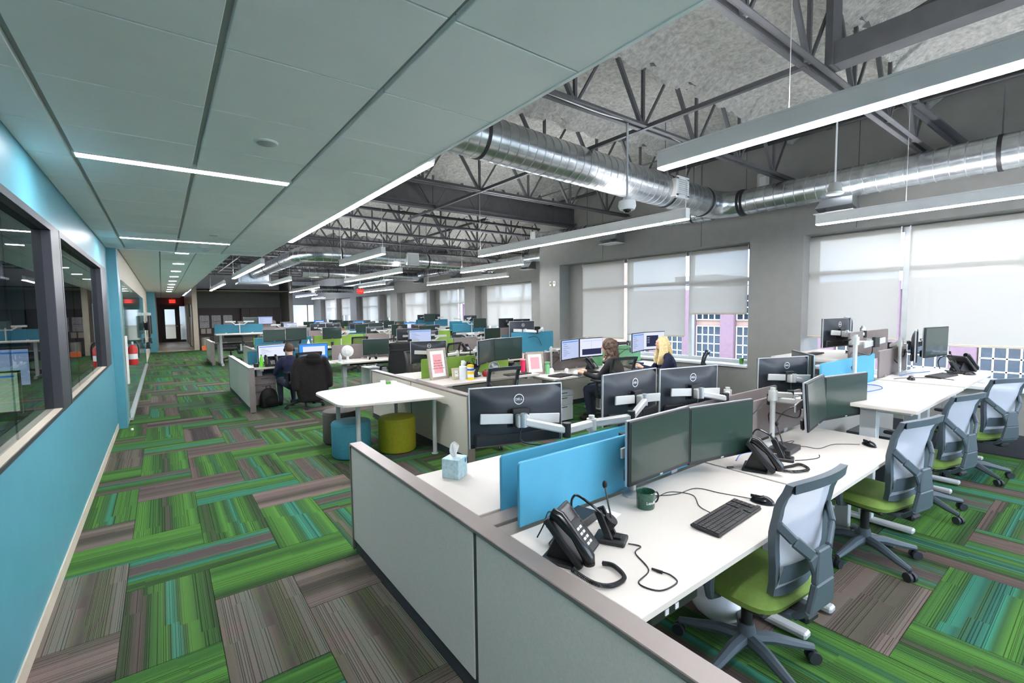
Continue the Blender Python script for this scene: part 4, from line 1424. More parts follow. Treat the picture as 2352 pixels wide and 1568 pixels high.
def cable(label, pts, r=.0028, m='black_plastic', name='cable'):
    return tag(MB().tube(spline(pts, 6), r, 6).build(name, m, smooth=True), label, 'cable')
def coil(p0s, r=.0075, turns=84):
    P = spline(p0s, 30)
    out_, N_ = [], len(P)
    for i in range(turns * 6):
        s = i / (turns * 6 - 1) * (N_ - 1)
        k = min(int(s), N_ - 2)
        p = P[k].lerp(P[k + 1], s - k)
        d = (P[k + 1] - P[k]).normalized()
        x = d.cross(Vector((0, 0, 1))).normalized()
        y = x.cross(d)
        a = i / 6 * 2 * math.pi
        out_.append(p + r * (math.cos(a) * x + math.sin(a) * y))
    return out_
def bin_box(x, y, z, label, w=.38, d=.5, h=.56, m='leg_grey', rz=0):
    t = thing('drawer_pedestal', label, 'drawers', (x, y, z), rz)
    MB().box(-w / 2, w / 2, -d / 2, d / 2, .02, h).build('body', m, t, bevel=.004)
    for a, b in ((.03, .26), (.27, .40), (.41, h - .02)):
        dr_ = MB().box(-w / 2 + .005, w / 2 - .005, -d / 2 - .018, -d / 2, a, b).build('drawer', m, t, bevel=.003)
        MB().box(-.06, .06, -d / 2 - .024, -d / 2 - .018, b - .03, b - .018).build('pull', 'base_dark', dr_)
    return t
# ================================================================ BENCH WITH THE TISSUE BOX (nearest)
partition(1.03, 1.12, -.55, 3.33, .80, 'long low grey fabric partition with brown cap beside the aisle and the tissue box', posts=(.1, 1.67))
partition(1.15, 1.25, -.6, .62, .60, 'short lower panel end with grey cap under the nearest white desk', fabric='panel_fabric')
partition(1.13, 7.2, 1.69, 1.79, .77, 'long spine panel with brown cap between the blue desk screens', along='x')
desk(1.19, 2.765, .905, 1.615, .74, 'white desk with the green mug, keyboard and first desk phone')
desk(2.785, 4.29, .905, 1.615, .74, 'white desk with a phone, headset dock and mouse before the grey screen')
desk(4.31, 5.86, .88, 1.53, .98, 'empty raised white desk before the bare monitor arm')
desk(5.89, 7.38, .88, 1.53, .985, 'raised white desk with a phone beside the window sill')
desk(1.19, 2.765, 1.87, 2.575, .74, 'white desk with the blue tissue box behind the teal screens', front=1)
desk(2.785, 4.29, 1.87, 2.575, .74, 'white desk under the pair of monitors seen from behind', front=1)
desk(4.31, 5.86, 1.87, 2.575, .74, 'white desk behind the bright blue screen of the raised desk', front=1)
desk(5.95, 7.40, 1.93, 2.62, 1.14, 'tall raised desk with a dark monitor at the corner window', front=1)
screen(1.26, 2.75, 1.640, .745, 1.05, 'screen_blue', 'bright blue desk screen behind the green mug and phone')
screen(1.30, 2.75, 1.835, .745, 1.025, 'screen_blue', 'blue desk screen behind the blue one, next to the tissue box')
screen(2.79, 4.28, 1.640, .745, 1.05, 'screen_grey', 'brown grey desk screen behind the second desk phone')
screen(2.79, 4.28, 1.835, .745, 1.06, 'screen_grey', 'brown grey desk screen under the two monitors seen from behind')
screen(4.45, 5.82, 1.555, .96, 1.255, 'screen_blue', 'bright blue desk screen of the empty raised desk')
screen(5.98, 6.98, 1.555, .98, 1.27, 'screen_grey', 'small grey desk screen of the raised desk by the sill')
screen(6.05, 7.40, 1.845, 1.10, 1.45, 'screen_grey', 'tallest grey desk screen at the corner window')
# monitors of this bench
mon_at(mon_off, (1.846, 1.49), (2.395, 1.505), .838, 'dark monitor above the green mug')
mon_at(mon_off, (2.40, 1.505), (2.945, 1.405), .828, 'dark monitor turned in beside the one above the green mug')
mon_at(mon_off, (3.47, 1.29), (4.0, 1.37), .885, 'tilted dark monitor above the second headset dock', tilt=R(-4))
mon_at(mon_off, (4.01, 1.37), (4.53, 1.26), .868, 'dark monitor turned in above the second desk mouse')
mon_at(mon_off, (6.66, 1.335), (7.2, 1.245), 1.16, 'dark monitor above the phone by the window sill')
mon_at(mon_off, (6.40, 1.345), (6.93, 1.455), 1.13, 'dark monitor seen edge-on beside the phone by the window sill')
mon_at(mon_off, (1.86, 2.0), (1.33, 2.17), .975, 'monitor seen from behind over the tissue box')
mon_at(mon_off, (2.77, 2.0), (2.21, 1.995), .985, 'left of two touching monitors seen from behind past the blue screen')
mon_at(mon_off, (3.35, 1.87), (2.80, 1.99), .972, 'right of two touching monitors seen from behind past the blue screen')
mon_at(mon_off, (4.70, 1.75), (4.17, 1.95), .955, 'monitor seen from behind in front of the raised blue screen')
mon_at(mon_off, (5.15, 2.05), (4.74, 1.72), .96, 'dark monitor turned sideways at the edge of the raised blue screen')
mon_at(mon_off, (6.56, 2.02), (6.05, 2.10), 1.265, 'monitor seen from behind standing on the tall raised desk')
mon_at(mon_off, (7.05, 2.2), (6.62, 2.02), 1.265, 'second monitor turned away on the tall raised desk')
def am(l, r, zb):
    l, r = Vector(l), Vector(r)
    c = (l + r) / 2
    return (c.x, c.y, zb + .168, math.atan2(r.y - l.y, r.x - l.x))
monitor_arm((1.98, 1.565), [am((1.846, 1.49), (2.395, 1.505), .838), am((2.40, 1.505), (2.945, 1.405), .828)], 'silver twin monitor arm behind the green mug', .74)
monitor_arm((3.50, 1.52), [am((3.47, 1.29), (4.0, 1.37), .885), am((4.01, 1.37), (4.53, 1.26), .868)], 'silver twin monitor arm beside the second headset dock', .74, .42)
monitor_arm((2.05, 1.93), [am((1.86, 2.0), (1.33, 2.17), .975), am((2.77, 2.0), (2.21, 1.995), .985)], 'silver twin arm holding the monitor over the tissue box', .74)
monitor_arm((3.62, 1.92), [am((3.35, 1.87), (2.80, 1.99), .972)], 'silver arm holding the right of the two touching monitors', .74)
monitor_arm((5.0, 1.93), [am((4.70, 1.75), (4.17, 1.95), .955), am((5.15, 2.05), (4.74, 1.72), .96)], 'silver twin arm behind the raised blue screen', .74)
monitor_arm((5.05, 1.49), [(5.60, 1.42, 1.385, R(-5))], 'bare white monitor arm with an empty mount plate on the raised desk', .98, .5)
monitor_arm((6.45, 1.49), [am((6.66, 1.335), (7.2, 1.245), 1.16), am((6.40, 1.345), (6.93, 1.455), 1.13)], 'white twin monitor arm by the window sill phone', .985, .4)
monitor_arm((6.75, 1.92), [am((6.56, 2.02), (6.05, 2.10), 1.265)], 'white monitor arm on the tall raised desk', 1.14, .36)
# chairs
chair_green((2.22, 1.06, 0), R(-5), 'green seat task chair tucked under the desk with the green mug')
chair_green((3.84, 1.04, 0), R(-12), 'green seat task chair at the desk with the second phone')
chair_green((5.14, 1.02, 0), R(-14), 'green seat task chair at the empty raised desk')
chair_green((6.55, .92, 0), R(-25), 'green seat task chair before the window sill desk')
chair_dark((4.35, 3.05, 0), R(150), 'dark mesh chair beside the black easel photo frame')
# things on the first desk
p = phone((1.29, 1.30, .74), R(24), 'black desk phone on the desk with the green mug')
tag(MB().tube(coil([(1.325, 1.19, .752), (1.345, 1.15, .752), (1.315, 1.075, .752), (1.24, 1.07, .752), (1.20, 1.12, .752), (1.19, 1.22, .76)]), .0018, 5).build('coiled_cord', 'black_plastic', smooth=True), 'coiled black handset cord looping in front of the first phone', 'cord')
headset((1.50, 1.31, .74), R(28), 'headset on its dock between the first phone and the mug')
cable('thin black headset cable trailing to a plug on the first desk', [(1.535, 1.235, .745), (1.56, 1.19, .743), (1.50, 1.17, .743), (1.44, 1.06, .743), (1.34, 1.03, .743), (1.36, .955, .743), (1.45, .945, .743), (1.475, .985, .743), (1.465, 1.02, .745)])
tag(MB().cyl((1.462, 1.015, .746), (1.452, 1.055, .746), .006, .004, n=8).build('cable_plug', 'black_plastic', smooth=True), 'small black cable plug lying near the edge of the first desk', 'plug')
tag(MB().box(-.10, .10, -.055, .055, 0, .045).build('network_box', 'black_plastic', bevel=.004, loc=(1.50, 1.505, .74), rot=(0, 0, R(14))), 'flat black network box between the first phone and the blue screen', 'box')
tag(MB().box(-.075, .075, -.05, .05, 0, .002).build('paper_note', 'paper', loc=(1.66, 1.48, .74), rot=(0, 0, R(12))), 'blank white paper card behind the first headset dock', 'paper')
cable('black cable loop by the blue screen behind the first phone', [(1.27, 1.52, .743), (1.29, 1.50, .80), (1.33, 1.51, .845), (1.38, 1.52, .80), (1.34, 1.48, .75), (1.27, 1.44, .743), (1.31, 1.40, .75)], .0035)
cable('blue network cable loop at the foot of the first blue screen', [(1.36, 1.56, .745), (1.40, 1.57, .80), (1.46, 1.57, .80), (1.50, 1.55, .78)], .0035, 'cable_blue')
mg = thing('enamel_mug', 'speckled dark green enamel mug with white lettering', 'mug', (1.905, 1.425, .74), R(-20))
MB().lathe([(0, .003), (.040, .003), (.043, .0), (.045, .006), (.0452, .078), (.0475, .082), (.0455, .084), (.043, .078), (.042, .008), (0, .007)], 36).build('cup', 'mug_green', mg, smooth=True)
MB().tube(spline([(.044, 0, .070), (.066, 0, .068), (.075, 0, .046), (.066, 0, .022), (.044, 0, .016)], 6), .0042, 10).build('handle', 'mug_dark', mg, smooth=True)
lm = text_mesh('lettering', 'LendKey', .021, .0004, 'logo_white', 'LEFT')
for v in lm.vertices:
    a = R(-118) + v.co.x / .0455
    r_ = .0457 + v.co.z
    z_ = .036 + v.co.y
    v.co = (r_ * math.cos(a), r_ * math.sin(a), z_)
link('lettering', lm, mg)
keyboard((2.10, 1.105, .74), R(3), 'black keyboard on the desk with the green mug')
mouse((2.41, 1.085, .74), R(15), 'black mouse beside the keyboard near the green mug')
cable('thin mouse cord crossing the desk with the green mug', [(2.40, 1.14, .748), (2.36, 1.28, .743), (2.32, 1.40, .743), (2.16, 1.42, .743), (2.02, 1.5, .743)], .0022)
cable('thin keyboard cord crossing the desk with the green mug', [(2.08, 1.175, .748), (2.12, 1.26, .743), (2.22, 1.36, .743), (2.16, 1.46, .743), (2.02, 1.46, .743), (1.99, 1.52, .743)], .0022)
tag(MB().cyl((2.765, 1.46, .748), (2.80, 1.44, .748), .007, n=8).build('cable_plug', 'black_plastic', smooth=True), 'tiny black adapter on the seam between the first two desks', 'plug')
pw = thing('power_module', 'black power outlet bar under the first desk edge', 'outlet', (1.42, .97, .66))
MB().box(-.13, .16, -.03, .03, -.02, .03).build('case', 'black_plastic', pw, bevel=.004)
for k in (-1, 1):
    MB().box(-.02 + k * .03, .0 + k * .03, -.034, -.03, -.006, .016).build('socket', 'key_white', pw)
# tissue box
tb = thing('tissue_box', 'pale blue tissue box with a tissue pulled up beside the teal screen', 'tissue box', (1.375, 2.42, .74), R(30))
MB().box(-.056, .056, -.056, .056, 0, .118).build('carton', 'tissue_blue', tb, bevel=.002)
MB().lathe([(0, .1185), (.028, .1185), (.03, .1195), (0, .1195)], 20).build('opening', 'wall_white', tb)
def tis(a, b):
    th = a * 2 * math.pi
    r_ = (.012 + .022 * math.sin(b * 2.2)) * (1 + .35 * math.sin(3 * th + b * 3))
    return (r_ * math.cos(th), .55 * r_ * math.sin(th), .117 + .08 * b + .012 * math.sin(2 * th) * b)
MB().grid(tis, 24, 8).build('tissue', 'paper', tb, smooth=True)
st = MB().prism([(-.011, .012), (.011, .012), (.011, -.006), (0, -.016), (-.011, -.006)], 0, .0008, Matrix.Translation((.036, -.0562, .096)) @ Matrix.Rotation(math.pi / 2, 4, 'X')).build('shield_sticker', 'sticker_blue', tb)
# second desk
phone((2.93, 1.31, .74), R(20), 'black desk phone on the desk beside the second headset dock')
tag(MB().tube(coil([(2.96, 1.22, .752), (3.0, 1.16, .752), (3.10, 1.13, .752), (3.16, 1.20, .752), (3.08, 1.22, .752), (3.0, 1.24, .752)]), .0018, 5).build('coiled_cord', 'black_plastic', smooth=True), 'coiled black handset cord looping beside the second phone', 'cord')
headset((3.20, 1.33, .74), R(20), 'headset on its dock on the desk with the grey screen')
cable('thin cable with small microphone on the desk with the grey screen', [(3.24, 1.26, .745), (3.32, 1.22, .743), (3.42, 1.19, .743), (3.46, 1.20, .752)], .0028)
tag(MB().box(-.11, .11, -.07, .07, 0, .035).build('network_box', 'black_plastic', bevel=.004, loc=(3.42, 1.40, .74), rot=(0, 0, R(5))), 'flat black network box beside the second headset dock', 'box')
mouse((4.0, 1.075, .74), R(-35), 'black mouse alone on the desk with the grey screen')
cable('thin mouse cord curling over the desk with the grey screen', [(3.96, 1.12, .748), (3.85, 1.24, .743), (3.65, 1.27, .743), (3.62, 1.36, .743), (3.5, 1.42, .743), (3.72, 1.46, .743), (3.55, 1.5, .743)], .0022)
cable('black cable rising along the grey screen to the twin arm', [(3.25, 1.6, .75), (3.22, 1.61, .86), (3.32, 1.60, .95), (3.45, 1.55, 1.05)], .004)
cable('blue network cable on the desk behind the second phone', [(2.95, 1.5, .743), (3.05, 1.52, .76), (3.15, 1.50, .76), (3.25, 1.46, .743)], .0035, 'cable_blue')
# raised desks
cable('blue network cable looping over the empty raised desk', [(4.75, 1.42, .985), (4.95, 1.36, .983), (5.25, 1.33, .983), (5.42, 1.42, .983), (5.25, 1.5, 1.0), (5.0, 1.5, 1.0)], .004, 'cable_blue')
phone((7.20, 1.10, .985), R(60), 'black desk phone on the raised desk by the window sill')
headset((6.98, 1.12, .985), R(40), 'headset on its dock beside the window sill phone')
mouse((6.92, 1.00, .985), R(40), 'black mouse on the raised desk by the window sill')
keyboard((6.55, 1.16, .985), R(-8), 'dark keyboard on the raised desk by the window sill')
mouse((6.05, 1.30, .985), R(-60), 'mouse pushed against the small grey screen by the sill')
cable('grey cables bundled under the small grey screen by the sill', [(5.98, 1.42, .99), (6.15, 1.36, .99), (6.35, 1.18, .99), (6.3, 1.02, .99)], .004, 'steel_dark')
cable('blue network cable on the raised desk by the sill', [(6.3, 1.45, .99), (6.55, 1.40, 1.0), (6.75, 1.38, .99), (6.95, 1.33, .99)], .004, 'cable_blue')
keyboard((6.45, 2.36, 1.14), R(180), 'dark keyboard on the tall raised desk at the corner window')
mouse((6.95, 2.1, 1.14), R(0), 'black mouse on the tall raised desk at the corner window')
bin_box(5.35, 1.32, 0, 'dark drawer pedestal under the empty raised desk', m='base_dark', rz=0)
tag(MB().ball((0, 0, .09), (.12, .15, .09), 14, 8).build('plastic_bag', 'bag_clear', smooth=True, loc=(2.42, 1.32, 0)), 'crumpled clear plastic bag on the carpet under the first desk', 'bag')
# props on the far side of this bench
t = thing('photo_frame', 'black easel photo frame on the desk near the dark mesh chair', 'picture frame', (4.05, 2.36, .74), R(205))
MB().box(-.10, .10, -.01, .01, 0, .26, Matrix.Rotation(R(-14), 4, 'X')).build('frame', 'black_plastic', t, bevel=.003)
MB().box(-.08, .08, -.014, -.01, .02, .24, Matrix.Rotation(R(-14), 4, 'X')).build('print', 'poster_grey', t)
t = thing('pencil_cup', 'steel pencil cup on the desk near the two touching monitors', 'cup', (3.95, 2.2, .74))
MB().lathe([(0, 0), (.035, 0), (.038, .09), (.034, .09), (.032, .008), (0, .008)], 20).build('cup', 'silver', t, smooth=True)
# ================================================================ MEETING TABLE AND OTTOMANS
tt = thing('meeting_table', 'white table with rounded corners above the coloured ottomans', 'table', (0, 0, 0))
def rounded(pts, rads, n=6):
    res = []
    k = len(pts)
    for i in range(k):
        p, a, b = Vector(pts[i]), Vector(pts[i - 1]), Vector(pts[(i + 1) % k])
        r_ = rads[i]
        if r_ <= 0:
            res.append(tuple(p))
            continue
        d0, d1 = (a - p).normalized(), (b - p).normalized()
        s0, s1 = p + d0 * r_, p + d1 * r_
        for q in range(n + 1):
            t_ = q / n
            res.append(tuple((1 - t_) ** 2 * s0 + 2 * t_ * (1 - t_) * p + t_ ** 2 * s1))
    return res
MB().prism(rounded([(1.48, 5.03), (2.62, 4.80), (2.66, 6.42), (1.48, 6.15)], [.16, .02, .02, .16]), .71, .74).build('table_top', 'desk_white', tt, bevel=.004)
for x, y in ((1.72, 5.2), (2.60, 5.05), (1.72, 5.95), (2.55, 6.1)):
    MB().cyl((x, y, 0), (x, y, .71), .026, n=14).build('leg', 'leg_grey', tt, smooth=True)
    MB().lathe([(0, 0), (.04, 0), (.04, .008), (0, .012)], 14, (x, y, 0)).build('foot', 'leg_grey', tt, smooth=True)
def ottoman(x, y, m, label):
    t = thing('ottoman', label, 'stool', (x, y, 0))
    r, h = .228, .435
    MB().lathe([(0, .012), (r - .012, .012), (r, .03), (r, h - .03), (r - .012, h - .008), (r - .05, h), (0, h + .006)], 36).build('cushion', m, t, smooth=True)
    MB().lathe([(r - .004, h - .042), (r + .003, h - .038), (r - .004, h - .034)], 36).build('piping', m, t, smooth=True)
    MB().lathe([(0, 0), (r - .03, 0), (r - .03, .014), (0, .014)], 24).build('base', 'black_plastic', t)
ottoman(1.77, 5.62, 'ottoman_blue', 'round teal blue ottoman under the table edge')
ottoman(2.30, 5.48, 'ottoman_olive', 'round olive yellow ottoman beside the table leg')
ottoman(1.86, 6.34, 'ottoman_brown', 'round brown ottoman behind the teal one')
for k, (x, y, h, m, lab) in enumerate([(2.42, 6.22, .03, 'paper', 'small white box on the meeting table near the partition'), (2.47, 6.15, .02, 'leaf', 'tiny green box on the meeting table'), (2.53, 6.08, .025, 'paper', 'small white tent card on the meeting table')]):
    tag(MB().box(-.03, .03, -.02, .02, 0, h + .015).build('card_box', m, bevel=.002, loc=(x, y, .74)), lab, 'box')

# ================================================================ BENCH WITH THE FRAMED PINK PRINTS
partition(2.68, 2.77, 4.40, 7.38, .80, 'low beige partition beside the meeting table', posts=(5.9,), fabric='panel_fabric_warm')
partition(2.77, 7.5, 6.06, 6.15, .76, 'spine panel behind the framed pink prints', along='x')
desk(2.86, 4.52, 5.32, 6.02, .78, 'white desk crowded with framed pink prints and yellow wipes')
desk(4.56, 6.08, 5.05, 5.75, .72, 'white desk of the curly haired woman')
desk(6.12, 7.55, 5.0, 5.72, .72, 'white desk of the blond woman by the window')
desk(2.86, 4.5, 6.2, 6.9, .76, 'white desk behind the green screen and pink prints', front=1)
desk(4.56, 6.08, 6.2, 6.9, .92, 'raised white desk behind the curly haired woman', front=1)
screen(2.92, 4.46, 6.035, .78, 1.06, 'screen_green', 'green desk screen behind the red jar and wipes')
screen(4.60, 6.05, 5.79, .72, 1.04, 'screen_grey', 'brown desk screen behind the curly haired woman monitors')
screen(6.15, 7.50, 5.76, .72, 1.05, 'screen_mint', 'mint green desk screen behind the blond woman monitors')
screen(4.95, 5.95, 6.6, .96, 1.34, 'screen_teal', 'teal desk screen with pale blue end past the black twin monitors')
mon_at(mon_off, (3.46, 5.38), (3.93, 5.68), .985, 'black monitor turned sideways beside the pink tumbler')
mon_at(mon_off, (3.95, 5.70), (4.49, 5.72), .985, 'black monitor with webcam beside the pink tumbler')
monitor_arm((3.78, 5.92), [am((3.46, 5.38), (3.93, 5.68), .985), am((3.95, 5.70), (4.49, 5.72), .985)], 'silver twin arm among cables before the green screen', .78, .42)
mon_at(mon_pale, (5.06, 5.43), (5.60, 5.58), .915, 'lit pale monitor left of the curly haired woman')
mon_at(mon_photo, (5.62, 5.58), (6.18, 5.56), .915, 'lit monitor with a dark photo before the curly haired woman')
monitor_arm((5.08, 5.68), [am((5.06, 5.43), (5.60, 5.58), .915), am((5.62, 5.58), (6.18, 5.56), .915)], 'white twin arm at the desk of the curly haired woman', .72, .42)
mon_at(mon_pale, (6.36, 5.06), (6.87, 5.22), .985, 'lit grey monitor at the side of the blond woman')
mon_at(mon_dark, (6.90, 5.24), (7.44, 5.18), .985, 'lit monitor with a dark window before the blond woman')
monitor_arm((6.42, 5.5), [am((6.36, 5.06), (6.87, 5.22), .985), am((6.90, 5.24), (7.44, 5.18), .985)], 'dark twin arm at the desk of the blond woman', .72, .46, 'chair_dark')
mon_at(mon_off, (3.52, 6.38), (2.97, 6.50), .95, 'big monitor seen from behind at the back of the framed print')
monitor_arm((3.7, 6.35), [am((3.52, 6.38), (2.97, 6.50), .95)], 'silver arm of the monitor behind the framed print', .76)
mon_at(mon_off, (5.55, 6.72), (5.05, 6.75), 1.2, 'dark monitor standing above the teal screen near the wall corner')
monitor_arm((5.7, 6.62), [am((5.55, 6.72), (5.05, 6.75), 1.2)], 'white monitor arm above the teal screen near the wall corner', .92, .5)
chair_dark((3.42, 4.95, 0), R(-6), 'dark mesh chair at the desk with the framed pink prints')
chair_dark((3.6, 7.35, 0), R(178), 'dark chair on the far side of the green screen')
# props
def print_frame(loc, rz, w, h, m, label, words=None, tilt=10):
    t = thing('picture_frame', label, 'picture frame', loc, rz)
    T = Matrix.Rotation(R(-tilt), 4, 'X')
    b = .035
    f = MB()
    for q in ((-w, w, h - b, h), (-w, w, 0, b), (-w, -w + b, b, h - b), (w - b, w, b, h - b)):
        f.box(q[0], q[1], -.012, .012, q[2], q[3], T)
    f.build('frame', m, t)
    MB().box(-w + b, w - b, -.004, .004, b, h - b, T).build('mat_board', 'paper', t)
    MB().box(-w + b + .045, w - b - .045, -.006, -.004, b + .05, h - b - .05, T).build('print', 'pink', t)
    if words:
        for k, s in enumerate(words):
            link('lettering', text_mesh('lettering', s, .028, .0004, 'ink'), t, T @ Vector((0, -.0068, h * .60 - .036 * k)), (math.pi / 2 - R(tilt), 0, 0))
    return t
print_frame((3.10, 5.83, .78), R(8), .155, .44, 'frame_wood', 'tall wood framed pink print with handwriting on the white desk', ["I've never", 'be loved and', 'never kept the', 'whatever that was'])
print_frame((4.70, 5.62, .72), R(-10), .16, .36, 'frame_wood', 'wood framed plain pink print beside the pink tumbler')
t = print_frame((3.28, 5.66, .78), R(4), .065, .16, 'frame_pale', 'small pale framed photo before the tall pink print')
t.children[2].data.materials[0] = MATS['poster_grey']
def canister(loc, prof, m, label, cat, name, bands=(), lid=None):
    t = thing(name, label, cat, loc)
    MB().lathe(prof, 24).build('body', m, t, smooth=True)
    for z0, z1, r_, bm_ in bands:
        MB().lathe([(r_, z0), (r_ + .001, z0 + .001), (r_ + .001, z1 - .001), (r_, z1)], 24).build('band', bm_, t, smooth=True)
    if lid:
        MB().lathe(lid[0], 24).build('lid', lid[1], t, smooth=True)
    return t
canister((3.41, 5.50, .78), [(0, 0), (.046, 0), (.047, .01), (.047, .175), (0, .18)], 'wipes_white', 'yellow and white disinfectant wipes canister', 'canister', 'wipes_canister', [(.0, .035, .047, 'wipes_yellow'), (.08, .12, .047, 'wipes_yellow'), (.13, .155, .047, 'wipes_blue')], ([(0, .18), (.047, .176), (.048, .205), (.03, .212), (0, .212)], 'wipes_yellow'))
t = canister((3.35, 5.60, .78), [(0, 0), (.055, 0), (.055, .18), (.05, .185), (0, .185)], 'wipes_white', 'white tissue tub behind the yellow wipes', 'tub', 'tissue_tub')
MB().grid(tis, 20, 6).build('tissue', 'paper', t, smooth=True).location = (0, 0, .06)
canister((4.42, 5.60, .78), [(0, 0), (.035, 0), (.042, .19), (0, .19)], 'hot_pink', 'bright pink tumbler with straw on the framed print desk', 'tumbler', 'pink_tumbler', (), ([(0, .19), (.044, .19), (.044, .205), (.006, .21), (.005, .30), (0, .30)], 'pink'))
canister((4.88, 5.55, .72), [(0, 0), (.03, 0), (.04, .13), (.03, .15), (.045, .19), (0, .19)], 'screen_mint', 'pale green cup with leaves beside the plain pink print', 'cup', 'green_cup')
canister((3.74, 5.62, .78), [(0, 0), (.035, 0), (.05, .03), (.05, .06), (.035, .085), (0, .085)], 'red_dark', 'round red jar before the green screen', 'jar', 'red_jar', (), ([(0, .085), (.02, .085), (.015, .10), (0, .10)], 'black_plastic'))
fn_ = thing('desk_fan', 'small silver desk fan beside the red jar', 'fan', (3.92, 5.66, .78), R(-20))
MB().lathe([(0, 0), (.05, 0), (.045, .012), (0, .015)], 20).build('base', 'silver', fn_, smooth=True)
MB().cyl((0, .02, .01), (0, .02, .1), .008, n=8).build('stem', 'silver', fn_)
RX = Matrix.Translation((0, 0, .12)) @ Matrix.Rotation(math.pi / 2, 4, 'X')
MB().lathe([(.075, -.02), (.082, 0), (.075, .02), (.07, 0), (.075, -.02)], 28, M=RX).build('cage_ring', 'silver', fn_, smooth=True)
for k in range(3):
    a = k * 2 * math.pi / 3
    MB().prism([(.005, 0), (.06, -.02), (.065, .02), (.01, .015)], -.002, .002, RX @ Matrix.Rotation(a, 4, 'Z')).build('blade', 'silver_pale', fn_)
MB().lathe([(0, -.02), (.018, -.018), (.018, .02), (0, .02)], 16, M=RX).build('motor', 'silver', fn_, smooth=True)
phone((3.56, 5.72, .78), R(-60), 'dark desk phone behind the yellow wipes')
keyboard((4.2, 5.45, .78), R(0), 'black keyboard on the desk with the framed pink prints')
tag(MB().box(-.17, .17, -.12, .12, 0, .022).build('laptop', 'black_plastic', bevel=.004, loc=(4.86, 5.22, .72), rot=(0, 0, R(12))), 'closed black laptop on the curly haired woman desk', 'laptop')
phone((5.78, 5.42, .72), R(10), 'black desk phone behind the curly haired woman hands')
keyboard((5.22, 5.20, .72), R(38), 'keyboard under the hands of the curly haired woman')
for k, (x, y, lab) in enumerate([(5.18, 5.42, 'small white round gadget behind the curly haired woman hands'), (5.08, 5.12, 'small white webcam ball on the curly haired woman desk')]):
    canister((x, y, .72), [(0, 0), (.03, .0), (.04, .03), (.033, .06), (.015, .075), (0, .078)], 'white_plastic', lab, 'gadget', 'desk_gadget')
canister((4.98, 5.58, .72), [(0, 0), (.045, 0), (.05, .05), (.03, .08), (0, .085)], 'white_plastic', 'white round ornament below the plain pink print', 'ornament', 'ornament')
canister((6.55, 5.35, .72), [(0, 0), (.04, 0), (.045, .1), (0, .1)], 'wall_tan', 'cream coffee cup on the blond woman desk', 'cup', 'coffee_cup')
canister((6.72, 5.45, .72), [(0, 0), (.04, 0), (.04, .08), (.02, .12), (.02, .15), (0, .15)], 'bottle_clear', 'clear jar on the blond woman desk', 'jar', 'glass_jar', (), ([(0, .15), (.024, .15), (.024, .165), (0, .165)], 'gold'))
canister((6.3, 5.62, .72), [(0, 0), (.03, 0), (.03, .12), (.015, .15), (0, .15)], 'white_plastic', 'white bottle with red cap left of the blond woman', 'bottle', 'red_cap_bottle', (), ([(0, .15), (.016, .15), (.016, .185), (0, .185)], 'red'))
keyboard((6.42, 4.98 + .14, .72), R(60), 'keyboard under the hands of the blond woman')
tag(MB().box(-.13, .13, -.1, .1, 0, .02).build('note_pad', 'paper', bevel=.003, loc=(6.32, 5.12, .72), rot=(0, 0, R(20))) if 0 else MB().box(-.11, .11, -.09, .09, 0, .03).build('book', 'cloth_navy', bevel=.004, loc=(6.95, 5.42, .72), rot=(0, 0, R(8))), 'dark blue book lying on the blond woman desk', 'book')
canister((XG - .12, 3.95, .78), [(0, 0), (.03, 0), (.04, .1), (0, .1)], 'leaf', 'small bright green cup on the window sill', 'cup', 'sill_cup')
# sit-stand drawer units and cables below
bin_box(4.9, 5.45, 0, 'grey drawer pedestal under the curly haired woman desk', h=.5)
# ================================================================ PEOPLE
def limb(m, pts, rads, n=12):
    P = spline(pts, 5)
    rr = []
    for i in range(len(P)):
        s = i / (len(P) - 1) * (len(rads) - 1)
        k = min(int(s), len(rads) - 2)
        rr.append(rads[k] + (rads[k + 1] - rads[k]) * (s - k))
    m.tube(P, rr, n)
    m.ball(P[0], rr[0], n, 8)
    m.ball(P[-1], rr[-1], n, 8)
def hand(m, wrist, direction, side, curl=.35):
    d = Vector(direction).normalized()
    u_ = Vector((0, 0, 1))
    s = d.cross(u_).normalized() * side
    up_ = s.cross(d) * side
    w_ = Vector(wrist)
    m.tube([w_, w_ + d * .04, w_ + d * .085], [.024, .034, .032], 10)
    for k, L in enumerate((.062, .075, .07, .055)):
        b = w_ + d * .075 + s * (-.027 + .018 * k)
        m.tube([b, b + d * L * .5 + Vector((0, 0, .008)), b + d * L * .85 - Vector((0, 0, L * curl * .4)), b + d * L - Vector((0, 0, L * curl))], [.0095, .009, .0085, .0075], 8)
    b = w_ + d * .03 - s * .028
    m.tube([b, b + d * .03 - s * .022, b + d * .062 - s * .02 - Vector((0, 0, .008))], [.012, .0105, .009], 8)
